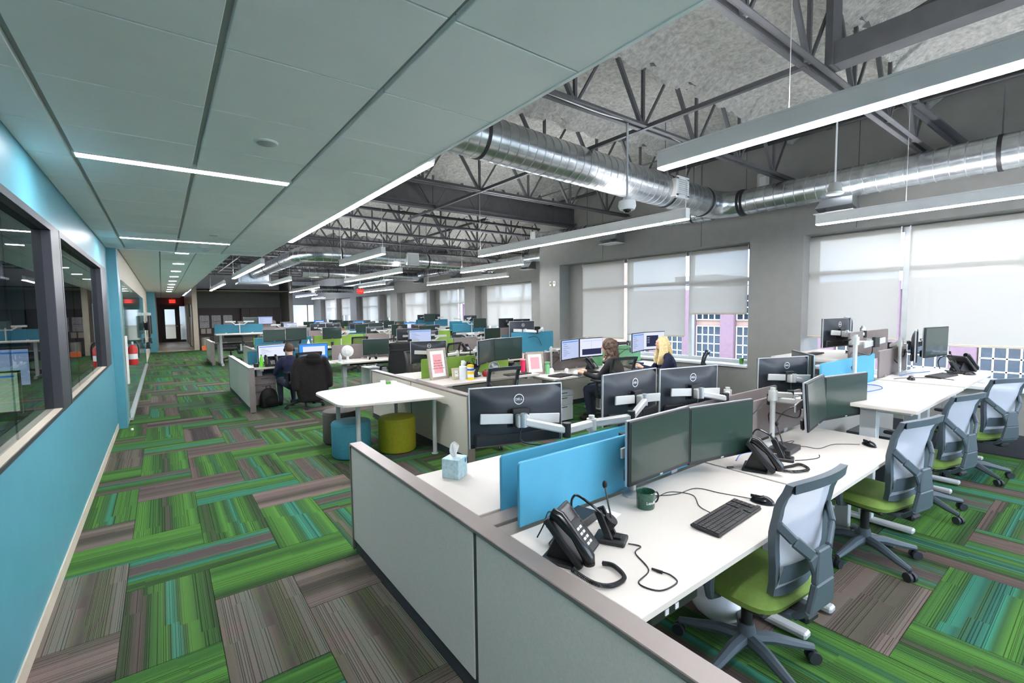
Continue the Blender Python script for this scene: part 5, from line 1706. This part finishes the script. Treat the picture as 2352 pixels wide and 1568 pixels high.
def seated_person(name_label, loc, rz, top, legs, arms, head_turn=0.0, lean=0.06, scale=1.0, hands=True, skirt=True):
    """facing +y, hips over the origin; arms = two lists of shoulder, elbow, wrist points"""
    t = thing('person', name_label, 'person', loc, rz)
    t.scale = (scale,) * 3
    body = MB()
    hz = .60 + .52
    nk = Vector((0, lean + .02, 1.02))
    hd = Vector((0, lean + .055, 1.155))
    limb(body, [nk - Vector((0, .01, .04)), nk + Vector((0, .01, .05)), hd + Vector((0, -.01, -.05))], [.058, .052, .06])
    Q = Matrix.Rotation(head_turn, 3, 'Z')
    body.ball(hd, (.073, .092, .108), 16, 12, Q)
    body.ball(hd + Q @ Vector((0, .028, -.062)), (.05, .055, .05), 12, 8)
    body.tube([hd + Q @ Vector((0, .085, .018)), hd + Q @ Vector((0, .108, -.012)), hd + Q @ Vector((0, .088, -.022))], [.009, .014, .010], 8)
    body.ball(hd + Q @ Vector((0, .086, -.052)), (.022, .010, .008), 8, 6)
    for s in (-1, 1):
        body.ball(hd + Q @ Vector((s * .074, -.005, -.01)), (.012, .022, .032), 8, 6)
        a = arms[0 if s < 0 else 1]
        limb(body, [a[1] + (Vector(a[2]) - Vector(a[1])) * .55 if False else Vector(a[1]).lerp(Vector(a[2]), .5), a[2]], [.034, .025])
        if hands:
            hand(body, a[2], Vector(a[2]) - Vector(a[1]), s)
    body.tube([(0, lean, .95), nk], [.06, .056], 12)
    link('body', remesh(body, 'body', .0085, 'skin', 3), t)
    for s in (-1, 1):
        MB().ball(hd + Q @ Vector((s * .03, .083, .012)), (.011, .007, .007), 8, 6).build('eye', 'black_gloss', t, smooth=True)
    cl = MB()
    limb(cl, [(0, 0, .50), (0, -.01, .66), (0, lean * .5, .82), (0, lean, .93)], [.155, .14, .155, .12])
    cl.ball((0, lean * .7, .86), (.19, .115, .13), 16, 10)
    cl.ball((0, lean + .01, .965), (.075, .07, .045), 12, 8)
    for s in (-1, 1):
        a = arms[0 if s < 0 else 1]
        limb(cl, [(s * .14, lean, .94), a[0], a[1]], [.075, .068, .05])
        limb(cl, [a[1], Vector(a[1]).lerp(Vector(a[2]), .93)], [.05, .034])
    link('sweater', remesh(cl, 'sweater', .011, top, 5), t)
    if legs:
        lg = MB()
        for s in (-1, 1):
            limb(lg, [(s * .09, -.02, .50), (s * .12, .24, .52), (s * .12, .42, .50)], [.10, .085, .065])
            limb(lg, [(s * .12, .42, .50), (s * .12, .40, .28), (s * .12, .36, .09)], [.065, .055, .04])
        lg.ball((0, -.03, .50), (.17, .14, .09), 14, 8)
        link('trousers', remesh(lg, 'trousers', .013, legs, 4), t)
        for s in (-1, 1):
            MB().ball((s * .12, .42, .045), (.045, .12, .045), 12, 8).build('shoe', 'cloth_black', t, smooth=True)
    return t, hd, Q
# curly haired woman
t, hd, Q = seated_person('woman with long curly brown hair in a black sweater typing at her desk', (5.55, 4.72, 0), R(32), 'cloth_black', 'denim',
    ([(-.20, .08, .88), (-.25, .22, .70), (-.16, .46, .755)], [(.20, .08, .88), (.24, .24, .69), (.10, .48, .755)]), R(8))
hr = MB()
hr.ball(hd + Vector((0, -.02, .03)), (.105, .115, .115), 16, 10)
random.seed(3)
for k in range(150):
    a = random.uniform(R(150), R(390))
    b = random.random()
    rr = .095 + .05 * b
    c = hd + Vector((rr * math.cos(a) * (1 + .25 * b), rr * math.sin(a) * (.85 + .1 * b) - .03, .09 - .34 * b + random.uniform(-.02, .02)))
    hr.ball(c, random.uniform(.020, .034), 8, 6)
link('hair', remesh(hr, 'hair', .0105, 'hair_brown', 2), t)
chair_dark((5.44, 4.70, 0), R(-10), 'dark mesh chair of the curly haired woman')
# blond woman
t, hd, Q = seated_person('woman with long blond hair in a navy sweater at the window desk', (6.74, 4.60, 0), R(52), 'cloth_navy', 'denim',
    ([(-.20, .06, .88), (-.24, .20, .70), (-.14, .46, .77)], [(.20, .06, .88), (.24, .20, .69), (.12, .44, .77)]), R(4))
hr = MB()
hr.ball(hd + Vector((0, -.018, .03)), (.088, .10, .100), 16, 10)
for s in (-1, 1):
    for q in range(4):
        y0 = -.06 + .03 * q
        limb(hr, [hd + Vector((s * .078, y0 + .02, .03)), hd + Vector((s * .10, y0 + .01, -.08)), hd + Vector((s * .115, y0 + .03, -.20)), hd + Vector((s * .10, y0 + .06, -.33))], [.028, .032, .034, .018], 8)
for q in range(5):
    x0 = -.07 + .035 * q
    limb(hr, [hd + Vector((x0, -.09, .02)), hd + Vector((x0 * 1.1, -.115, -.1)), hd + Vector((x0 * 1.2, -.13, -.26))], [.03, .034, .025], 8)
link('hair', remesh(hr, 'hair', .010, 'hair_blond', 2), t)
chair_dark((6.98, 4.40, 0), R(34), 'dark mesh chair behind the blond woman by the sill')
# ================================================================ BENCH OF THE MAN IN THE DARK JACKET
partition(1.15, 1.24, 9.08, 12.15, .80, 'low grey partition beside the aisle at the jacket man desk', posts=(10.6,))
desk(1.27, 2.75, 9.52, 10.22, .74, 'white desk of the man in the dark jacket', panel='screen_teal')
desk(2.78, 4.30, 9.30, 10.0, .74, 'white desk with the tall white fan', panel=None)
screen(1.30, 2.0, 10.30, .74, 1.00, 'screen_teal', 'teal desk screen behind the green soda bottle')
screen(2.02, 2.74, 10.30, .74, .98, 'screen_teal', 'teal desk screen behind the jacket man second monitor')
mon_at(mon_white, (1.42, 9.86), (1.92, 10.06), .80, 'lit white monitor left of the jacket man')
mon_at(mon_azure, (2.17, 10.02), (2.72, 9.98), .775, 'lit blue and white monitor right of the jacket man')
for x, y, a, lab in ((1.67, 9.96, R(22), 'black stand of the jacket man left monitor'), (2.44, 10.0, R(-4), 'black stand of the jacket man right monitor')):
    t = thing('monitor_stand', lab, 'monitor stand', (x, y, .74), a)
    MB().box(-.10, .10, -.02, .14, 0, .012).build('foot', 'black_plastic', t, bevel=.004)
    MB().box(-.03, .03, .05, .075, .01, .19).build('neck', 'black_plastic', t, bevel=.004)
bin_box(1.49, 9.98, 0, 'grey drawer pedestal under the jacket man desk', m='screen_grey')
bin_box(3.6, 9.75, 0, 'grey drawer pedestal under the desk with the white fan', m='leg_grey')
t = thing('backpack', 'black backpack on the carpet below the jacket man desk', 'bag', (1.52, 9.56, 0), R(8))
bp_ = MB()
bp_.ball((0, 0, .17), (.16, .10, .19), 16, 12).box(-.14, .14, -.08, .08, .0, .2)
link('body', remesh(bp_, 'body', .014, 'black_soft', 5), t)
MB().ball((0, -.10, .12), (.11, .05, .09), 14, 8).build('front_pocket', 'cloth_black', t, smooth=True)
MB().tube(spline([(-.04, 0, .34), (-.03, 0, .39), (.03, 0, .39), (.04, 0, .34)], 5), .008, 8).build('carry_loop', 'black_plastic', t, smooth=True)
t, hd, Q = seated_person('man with short brown hair and headset seated with his back turned at two lit monitors', (1.86, 9.22, 0), R(4), 'cloth_navy', 'denim',
    ([(-.20, .06, .86), (-.25, .16, .68), (-.14, .42, .745)], [(.20, .06, .86), (.25, .16, .68), (.14, .42, .745)]), R(6), .05, .93)
hr = MB().ball(hd + Vector((0, -.022, .022)), (.080, .085, .098), 16, 10)
link('hair', remesh(hr, 'hair', .010, 'hair_short', 2), t)
MB().tube([hd + Vector((-.082, -.01, -.02)), hd + Vector((-.088, -.01, .05)), hd + Vector((-.05, -.01, .115)), hd + Vector((0, -.01, .132)), hd + Vector((.05, -.01, .115)), hd + Vector((.088, -.01, .05)), hd + Vector((.082, -.01, -.02))], .007, 8).build('headset_band', 'black_plastic', t, smooth=True)
for s in (-1, 1):
    MB().ball(hd + Vector((s * .088, -.005, -.015)), (.02, .035, .038), 10, 8).build('headset_cup', 'black_soft', t, smooth=True)
chair_dark((2.04, 9.12, 0), R(8), 'dark chair of the seated man under the draped jacket')
t = thing('draped_jacket', 'dark brown hooded jacket hung over the seated man chair', 'jacket', (2.06, 9.12, 0), R(8))
jk = MB()
def jp(a, b):
    th = a * 2 * math.pi
    z = .92 - .72 * b
    rx = .25 + .06 * math.sin(b * 3) + .02 * math.sin(7 * th + b * 5)
    ry = .075 + .03 * b + .014 * math.sin(5 * th + 2 * b)
    return (rx * math.cos(th), -.31 + ry * math.sin(th) - .02 * b, z)
for q in range(22):
    b = q / 21
    jk.ball((.012 * math.sin(9 * b), -.31 - .02 * b, .92 - .74 * b), (.25 + .05 * math.sin(b * 3) + .012 * math.sin(b * 17), .085 + .035 * b, .05), 22, 8)
jk.ball((0, -.31, .92), (.25, .07, .06), 20, 8)
jk.ball((0, -.31, .2), (.28, .10, .04), 20, 6)
jk.ball((.02, -.36, .90), (.16, .09, .11), 16, 10)
for s in (-1, 1):
    limb(jk, [(s * .23, -.32, .88), (s * .30, -.33, .66), (s * .31, -.36, .42)], [.07, .075, .055], 10)
link('coat', remesh(jk, 'coat', .016, 'jacket_dark', 3), t)
MB().ball((.02, -.39, .96), (.13, .06, .07), 14, 8).build('hood', 'jacket_dark', t, smooth=True)
t = canister((1.44, 9.66, .74), [(0, 0), (.034, 0), (.036, .02), (.034, .12), (.03, .16), (.012, .20), (.012, .22), (0, .22)], 'lime', 'bright green soda bottle on the jacket man desk', 'bottle', 'soda_bottle', (), ([(0, .22), (.014, .22), (.014, .235), (0, .235)], 'leaf'))
canister((1.36, 9.72, .74), [(0, 0), (.04, 0), (.045, .04), (.03, .07), (0, .07)], 'black_plastic', 'small dark pot beside the green soda bottle', 'pot', 'dark_pot')
for q, x in enumerate((1.55, 1.72)):
    phone((x + .05, 9.68, .74), R(0), ['dark phone left on the jacket man desk', 'dark phone under the jacket man left monitor'][q])
fn2 = thing('desk_fan', 'tall white oscillating fan on the desk beside the jacket man', 'fan', (2.98, 9.52, .74), R(-14))
MB().lathe([(0, 0), (.09, 0), (.085, .02), (.03, .035), (.02, .12), (0, .12)], 24).build('base', 'white_plastic', fn2, smooth=True)
RF = Matrix.Translation((0, 0, .21)) @ Matrix.Rotation(math.pi / 2, 4, 'X')
MB().lathe([(0, -.05), (.07, -.045), (.115, -.015), (.12, 0), (.115, .015), (.07, .04), (0, .045)], 28, M=RF).build('cage', 'white_plastic', fn2, smooth=True)
MB().lathe([(0, -.055), (.03, -.055), (.03, -.045), (0, -.045)], 16, M=RF).build('badge', 'silver', fn2, smooth=True)
MB().lathe([(0, .04), (.05, .045), (.045, .12), (0, .12)], 16, M=RF).build('motor', 'white_plastic', fn2, smooth=True)
canister((2.86, 9.62, .74), [(0, 0), (.03, 0), (.032, .10), (.02, .13), (.008, .15), (.008, .17), (0, .17)], 'wipes_white', 'white pump bottle beside the tall white fan', 'bottle', 'pump_bottle')
t = thing('headphones', 'black and white headphones lying on the desk with the white fan', 'headphones', (3.50, 9.52, .74))
for s in (-1, 1):
    MB().ball((s * .07, 0, .045), (.03, .045, .045), 14, 8).build('ear_cup', 'black_gloss', t, smooth=True)
    MB().ball((s * .098, 0, .045), (.008, .03, .03), 12, 8).build('cap', 'white_plastic', t, smooth=True)
MB().tube(spline([(-.07, .0, .08), (-.05, .06, .10), (0, .09, .105), (.05, .06, .10), (.07, 0, .08)], 5), .008, 8).build('band', 'black_plastic', t, smooth=True)
wc = thing('wall_chair_cover', 'x', 'x')
bpy.data.objects.remove(wc)
t = thing('draped_coat', 'black coat hung over the chair beside the white fan desk', 'jacket', (3.72, 8.95, 0), R(5))
jk = MB()
for q in range(22):
    b = q / 21
    jk.ball((.01 * math.sin(8 * b), -.30, 1.10 - .73 * b), (.25 + .04 * b, .08 + .03 * b, .05), 22, 8)
jk.ball((0, -.30, 1.12), (.25, .07, .03), 20, 6)
jk.ball((0, -.30, .37), (.28, .10, .03), 20, 6)
link('coat', remesh(jk, 'coat', .016, 'black_soft', 2), t)
MB().box(-.27, .27, -.385, -.375, .98, 1.0).build('collar_fold', 'chair_black', t)
chair_dark((3.72, 8.95, 0), R(5), 'dark chair under the black coat beside the white fan desk')
screen(2.82, 3.62, 10.05, .74, 1.05, 'screen_grey', 'brown desk screen behind the white fan')
screen(3.64, 4.28, 10.05, .74, 1.05, 'screen_grey', 'brown desk screen behind the headphones and white arm')
mon_at(mon_off, (3.42, 9.80), (3.92, 9.72), .82, 'black monitor above the headphones')
monitor_arm((4.02, 9.9), [am((3.42, 9.80), (3.92, 9.72), .82), (4.5, 9.8, 1.06, R(0))], 'white twin arm beside the black monitor above the headphones', .74, .36)
tag(MB().box(-.2, .2, -.15, .15, 0, .012).build('laptop', 'silver', bevel=.004, loc=(4.1, 9.5, .74)), 'closed silver laptop on the desk with the white fan', 'laptop')

# ================================================================ FAR BENCHES
def make_far_desk():
    t = thing('office_desk', 'desk', 'desk')
    MB().box(-.755, .755, -.35, .35, .712, .74).build('desk_top', 'desk_white', t, bevel=.003)
    for s in (-1, 1):
        MB().box(s * .6 - .035, s * .6 + .035, -.05, .05, .05, .70).build('leg', 'leg_grey', t)
        MB().box(s * .6 - .035, s * .6 + .035, -.33, .33, .0, .05).build('foot', 'leg_grey', t)
    MB().box(-.5, .5, -.03, .03, .64, .70).build('crossbar', 'chair_dark', t)
    return t
far_desk = proto(make_far_desk)
def make_far_arm():
    t = thing('monitor_holder', 'arm', 'monitor arm')
    MB().cyl((0, 0, 0), (0, 0, .36), .018, n=10).build('pole', 'silver_pale', t, smooth=True)
    for s in (-1, 1):
        MB().bar((0, 0, .30), (s * .15, -.05, .30), .035, .035).build('lower_link', 'silver_pale', t)
        MB().bar((s * .15, -.05, .32), (s * .27, -.06, .40), .03, .03).build('upper_link', 'silver_pale', t)
        MB().box(s * .28 - .16, s * .28 + .16, -.085, -.07, .375, .425).build('slide_rail', 'silver_pale', t)
    return t
far_arm = proto(make_far_arm)
scr = {}
def far_screen(m, loc, label):
    if m not in scr:
        def mk(m=m):
            t = thing('desk_screen', 's', 'screen')
            MB().box(-.74, .74, -.009, .009, 0, .31).build('board', m, t, bevel=.003)
            for s in (-.4, .4):
                MB().box(s - .03, s + .03, -.015, .015, -.03, .02).build('clamp', 'silver', t)
            return t
        scr[m] = proto(mk)
    return scr[m](loc, 0, label)
ROWNAME = {10.35: 'jacket man bench', 14.6: 'bench behind the jacket man', 18.9: 'standing desk bench', 23.2: 'bench before the alcove', 27.6: 'bench past the alcove pillar'}
PAL = ['screen_teal', 'screen_grey', 'screen_green', 'screen_grey', 'screen_teal', 'screen_grey']
kinds = [mon_off] * 8 + [mon_white, mon_azure, mon_pale]
random.seed(21)
def far_row(y, x0, n, first, zs, pal, near=True, skip=(), pitch=1.56):
    rn = ROWNAME[y]
    for i in range(n):
        if i in skip:
            continue
        k = first + i
        x = x0 + pitch * i + .76
        pos = '%s desk from aisle, %s' % (ORD[k], rn)
        za, zb = zs[i]
        sides = ((-1, za, 'aisle end side' if 0 else 'front'), (1, zb, 'back'))
        for s, z, nm in sides:
            if s < 0 and not near:
                continue
            d = far_desk((x, y + s * .47, z - .74), 0 if s < 0 else math.pi, 'white %s desk, %s' % (nm, pos))
            if z > .8:
                d.scale = (1, 1, z / .74)
                d.location.z = 0
            c = pal[i % len(pal)] if s < 0 else pal[(i + 1) % len(pal)]
            cn = {'screen_teal': 'teal', 'screen_grey': 'brown', 'screen_green': 'green'}[c]
            far_screen(c, (x, y + s * .09, z), '%s %s screen, %s' % (cn, nm, pos))
            far_arm((x, y + s * .22, z), 0 if s < 0 else math.pi, 'white %s twin arm, %s' % (nm, pos))
            r_ = random.random()
            if r_ < .82 and not (rn == 'standing desk bench' and i < 2):
                for q in (-1, 1):
                    if random.random() < .82:
                        kd = random.choice(kinds)
                        a = (0 if s < 0 else math.pi) + random.uniform(-.18, .18)
                        kd((x + q * .285, y + s * .335 - (0), z + .36 + random.uniform(-.05, .06)), a, '%s %s %s monitor, %s' % (nm, 'left' if q * s > 0 else 'right', 'lit' if kd is not mon_off else 'dark', pos))
            if s < 0 or random.random() < .5:
                chair_dark((x + random.uniform(-.25, .25), y + s * 1.02, 0), (0 if s < 0 else math.pi) + random.uniform(-.4, .4), 'dark mesh %s chair, %s' % (nm, pos))
lo, hi = .74, 1.06
far_row(10.35, 4.36, 4, 2, [(lo, lo), (lo, lo), (lo, .95), (lo, lo)], ['screen_green', 'screen_grey', 'screen_teal', 'screen_grey'], pitch=1.50)
far_row(14.6, 2.0, 5, 0, [(lo, lo), (lo, lo), (lo, lo), (lo, lo), (.95, hi)], ['screen_teal', 'screen_green', 'screen_grey', 'screen_green', 'screen_teal'])
far_row(18.9, 1.40, 6, 0, [(hi, lo), (lo, .9), (lo, lo), (lo, lo), (lo, lo), (hi, hi)], ['screen_teal', 'screen_grey', 'screen_grey', 'screen_teal', 'screen_grey', 'screen_teal'], pitch=1.515)
far_row(23.2, 2.6, 5, 1, [(hi, 1.1), (lo, lo), (lo, lo), (lo, lo), (lo, lo)], ['screen_grey', 'screen_grey', 'screen_green', 'screen_teal', 'screen_grey'])
far_row(27.6, 6.0, 2, 2, [(lo, lo), (lo, lo)], ['screen_grey', 'screen_teal'])
partition(1.27, 1.36, 18.3, 20.6, .80, 'grey partition end beside the tall standing desk', posts=())
partition(1.85, 1.94, 13.7, 15.5, .80, 'grey partition end beside the bench behind the jacket man', posts=())

# clutter on the bench behind the jacket man
for k, (x, y, kind) in enumerate([(3.3, 14.0, 'b'), (3.48, 13.95, 'c'), (3.95, 13.98, 'd'), (5.1, 14.05, 'c'), (6.6, 14.0, 'b'), (7.2, 14.0, 'd')]):
    lab = '%s from the aisle on the bench behind the jacket man' % ORD[k]
    if kind == 'b':
        canister((x, y, .74), [(0, 0), (.035, 0), (.036, .15), (.02, .2), (.014, .24), (0, .24)], 'wipes_white', 'tall white bottle standing ' + lab, 'bottle', 'water_bottle')
    elif kind == 'c':
        canister((x, y, .74), [(0, 0), (.03, 0), (.036, .1), (0, .1)], 'wall_tan', 'cream paper cup standing ' + lab, 'cup', 'paper_cup')
    else:
        canister((x, y, .74), [(0, 0), (.035, 0), (.042, .13), (.044, .14), (0, .145)], 'black_plastic', 'dark travel cup standing ' + lab, 'cup', 'travel_cup')
for k, (x, y) in enumerate([(4.7, 9.72), (6.3, 9.75), (7.9, 9.72)]):
    phone((x - .35, y, .74), R(10), 'black desk phone, %s past the white fan desk' % ORD[k])
    canister((x + .35, y, .74), [(0, 0), (.03, 0), (.036, .1), (0, .1)], ['lime', 'wall_tan', 'hot_pink'][k], ['bright green', 'cream', 'pink'][k] + ' cup on the jacket man bench past the white fan', 'cup', 'desk_cup')
# far seated people, heads and shoulders above the screens
def bust(loc, rz, hair, top, label):
    t = thing('person', label, 'person', loc, rz)
    b = MB()
    b.ball((0, .02, 1.17), (.075, .092, .11), 14, 10).tube([(0, 0, 1.0), (0, .01, 1.1)], .055, 12)
    b.tube([(0, .105, 1.19), (0, .12, 1.16), (0, .10, 1.15)], [.009, .013, .01], 8)
    for s in (-1, 1):
        limb(b, [(s * .24, .18, .72), (s * .16, .40, .77)], [.035, .03])
        hand(b, (s * .16, .40, .77), (-s * .2, 1, 0), s)
    link('body', remesh(b, 'body', .011, 'skin', 2), t)
    c = MB()
    limb(c, [(0, 0, .50), (0, 0, .7), (0, 0, .92)], [.15, .15, .13])
    c.ball((0, 0, .92), (.2, .11, .1), 14, 10)
    for s in (-1, 1):
        limb(c, [(s * .17, 0, .93), (s * .24, .06, .78), (s * .23, .22, .73)], [.07, .055, .045])
    link('shirt', remesh(c, 'shirt', .016, top, 4), t)
    lg = MB()
    for s in (-1, 1):
        limb(lg, [(s * .09, 0, .50), (s * .11, .40, .50), (s * .11, .38, .1)], [.095, .07, .045])
        lg.ball((s * .11, .42, .045), (.045, .11, .045), 10, 6)
    link('trousers', remesh(lg, 'trousers', .018, 'denim', 3), t)
    h = MB().ball((0, -.005, 1.195), (.085, .09, .10), 14, 10)
    if hair == 'hair_brown':
        h.ball((0, -.06, 1.08), (.09, .06, .14), 14, 10)
    link('hair', remesh(h, 'hair', .012, hair, 2), t)
    return t
bust((5.9, 13.62, 0), R(5), 'hair_brown', 'cloth_white', 'far woman with brown hair facing a lit white monitor behind the jacket man')
bust((7.7, 17.95, 0), R(-5), 'hair_short', 'cloth_black', 'far man with short hair seated at the standing desk bench')
bust((9.1, 15.6, 0), R(150), 'hair_dark', 'cloth_black', 'far person with dark hair above the raised teal screen')
bust((6.6, 22.2, 0), R(0), 'hair_brown', 'cloth_red', 'far person in a red top before the glazed end room')
bust((8.2, 22.2, 0), R(10), 'hair_brown', 'cloth_white', 'far person in a white top by the far windows')
# ================================================================ ALCOVE, CORRIDOR FITTINGS, ROOM BEHIND THE GLASS
for k in range(5):
    x = 3.46 + .40 * k
    t = thing('wall_cabinet', 'dark flat wall cabinet in the alcove, %s from the posters' % ORD[k], 'cabinet', (x, 28.95, 1.25))
    MB().box(.0, .395, .02, .32, 0, .76).build('body', 'wall_brown', t)
    MB().box(.004, .391, 0, .02, .004, .756).build('door', 'wall_brown', t, bevel=.003)
for k in range(3):
    x = 1.58 + .53 * k
    t = thing('wall_poster', 'large grey printed board on the dark alcove wall, %s from the column' % ORD[k], 'poster', (x, 29.24, 1.0))
    MB().box(0, .42, 0, .02, 0, .66).build('board', 'poster_grey', t)
    MB().box(.05, .37, -.004, 0, .32, .34).build('rule_line', 'wall_dark', t)
for k, x in enumerate((1.62, 1.87)):
    tag(MB().box(0, .2, 0, .02, 0, .26).build('wall_notice', 'wall_tan', loc=(x, 29.24, .70)), ['beige notice under the first alcove poster, by the column', 'beige notice under the first alcove poster, away from the column'][k], 'notice')
tag(boxes([(1.45, 2.6, 28.2, 29.2, 0, .62)]).build('low_cabinet', 'wall_brown', bevel=.01), 'low dark cabinet below the posters in the alcove', 'cabinet')
t = thing('trash_bin', 'steel waste bin standing by the alcove column', 'bin', (1.62, 26.4, 0))
MB().lathe([(0, 0), (.17, 0), (.17, .62), (.165, .62), (.16, .02), (0, .02)], 24).build('can', 'trash_steel', t, smooth=True)
MB().box(-.17, .17, -.19, -.165, .02, .24).build('label_band', 'orange', t)
# screens on the corridor wall
for y, h, lab in ((19.0, 1.25, 'first wall-hung display seen edge-on in the corridor'), (22.6, 1.2, 'second wall-hung display seen edge-on in the corridor')):
    t = thing('wall_display', lab, 'display', (-.47, y, 1.35))
    MB().box(.10, .15, 0, 1.1, -.35, .35).build('panel', 'black_plastic', t, bevel=.006)
    MB().box(.15, .153, .02, 1.08, -.33, .33).build('screen', 'black_gloss', t)
    MB().box(.0, .10, .4, .7, -.12, .12).build('bracket', 'black_plastic', t)
    MB().box(.02, .14, .5, .6, .36, .46).build('camera_box', 'white_plastic', t, bevel=.01)
    MB().box(.0, .14, .2, .9, -.72, -.68).build('shelf', 'black_plastic', t)
    MB().box(.02, .12, .35, .55, -.68, -.52).build('keyboard_box', 'black_plastic', t, bevel=.01)
t = thing('fire_extinguisher', 'red fire extinguisher on the corridor wall past the teal pilaster', 'extinguisher', (-.425, 10.3, .88))
MB().lathe([(0, 0), (.06, 0), (.065, .02), (.065, .28), (.04, .33), (.02, .35), (0, .35)], 20).build('cylinder', 'red', t, smooth=True)
MB().cyl((0, 0, .35), (0, 0, .40), .018, n=10).build('valve', 'silver', t)
MB().tube(spline([(0, 0, .39), (.05, .0, .40), (.08, 0, .3), (.075, 0, .12)], 5), .010, 8).build('hose', 'black_plastic', t, smooth=True)
MB().lathe([(.0655, .1), (.066, .101), (.066, .19), (.0655, .19)], 20).build('label_band', 'paper', t, smooth=True)
MB().box(-.10, -.06, -.03, .03, .05, .3).build('wall_bracket', 'silver', t)
t = thing('extinguisher_sign', 'slim white vertical sign on the wall beside the extinguisher', 'sign', (-.495, 9.72, .62))
MB().box(0, .03, 0, .1, 0, .78).build('plate', 'white_plastic', t, bevel=.004)
tag(MB().lathe([(0, 0), (.018, 0), (.018, .02), (.012, .028), (0, .03)], 14).build('door_stop', 'white_plastic', smooth=True, loc=(-.44, 9.0, 0)), 'tiny white door stop on the carpet by the teal pilaster', 'door stop')
t = thing('wall_graphics', 'tall bright graphic panel on the corridor side of the alcove column', 'panel', (1.19, 27.25, .1))
MB().box(-.02, 0, 1.2, 2.7, 0, 2.1).build('board', 'paper', t)
MB().box(-.024, -.02, 1.2, 2.7, 1.5, 2.1).build('green_band', 'leaf', t)
MB().box(-.03, -.0, 2.75, 2.95, -.1, 2.2).build('post', 'frame_dark', t)
# office behind the glass
desk(-1.55, -.80, 4.6, 6.4, .74, 'pale desk in the room behind the interior glass', feet=False)
for s in (4.75, 6.25):
    pass
mon_at(mon_pale, (-1.36, 5.62), (-.82, 5.58), 1.14, 'lit pale monitor inside the room behind the glass')
mon_at(mon_lime, (-1.45, 5.22), (-.92, 5.20), .98, 'lit greenish monitor inside the room behind the glass')
monitor_arm((-1.2, 5.9), [am((-1.36, 5.62), (-.82, 5.58), 1.14), am((-1.45, 5.22), (-.92, 5.20), .98)], 'monitor arm inside the room behind the glass', .74, .5)
bust((-1.22, 7.6, 0), R(10), 'hair_brown', 'cloth_white', 'person in a white shirt inside the room behind the glass')
chair_dark((-1.22, 7.5, 0), R(10), 'dark chair of the person behind the interior glass')
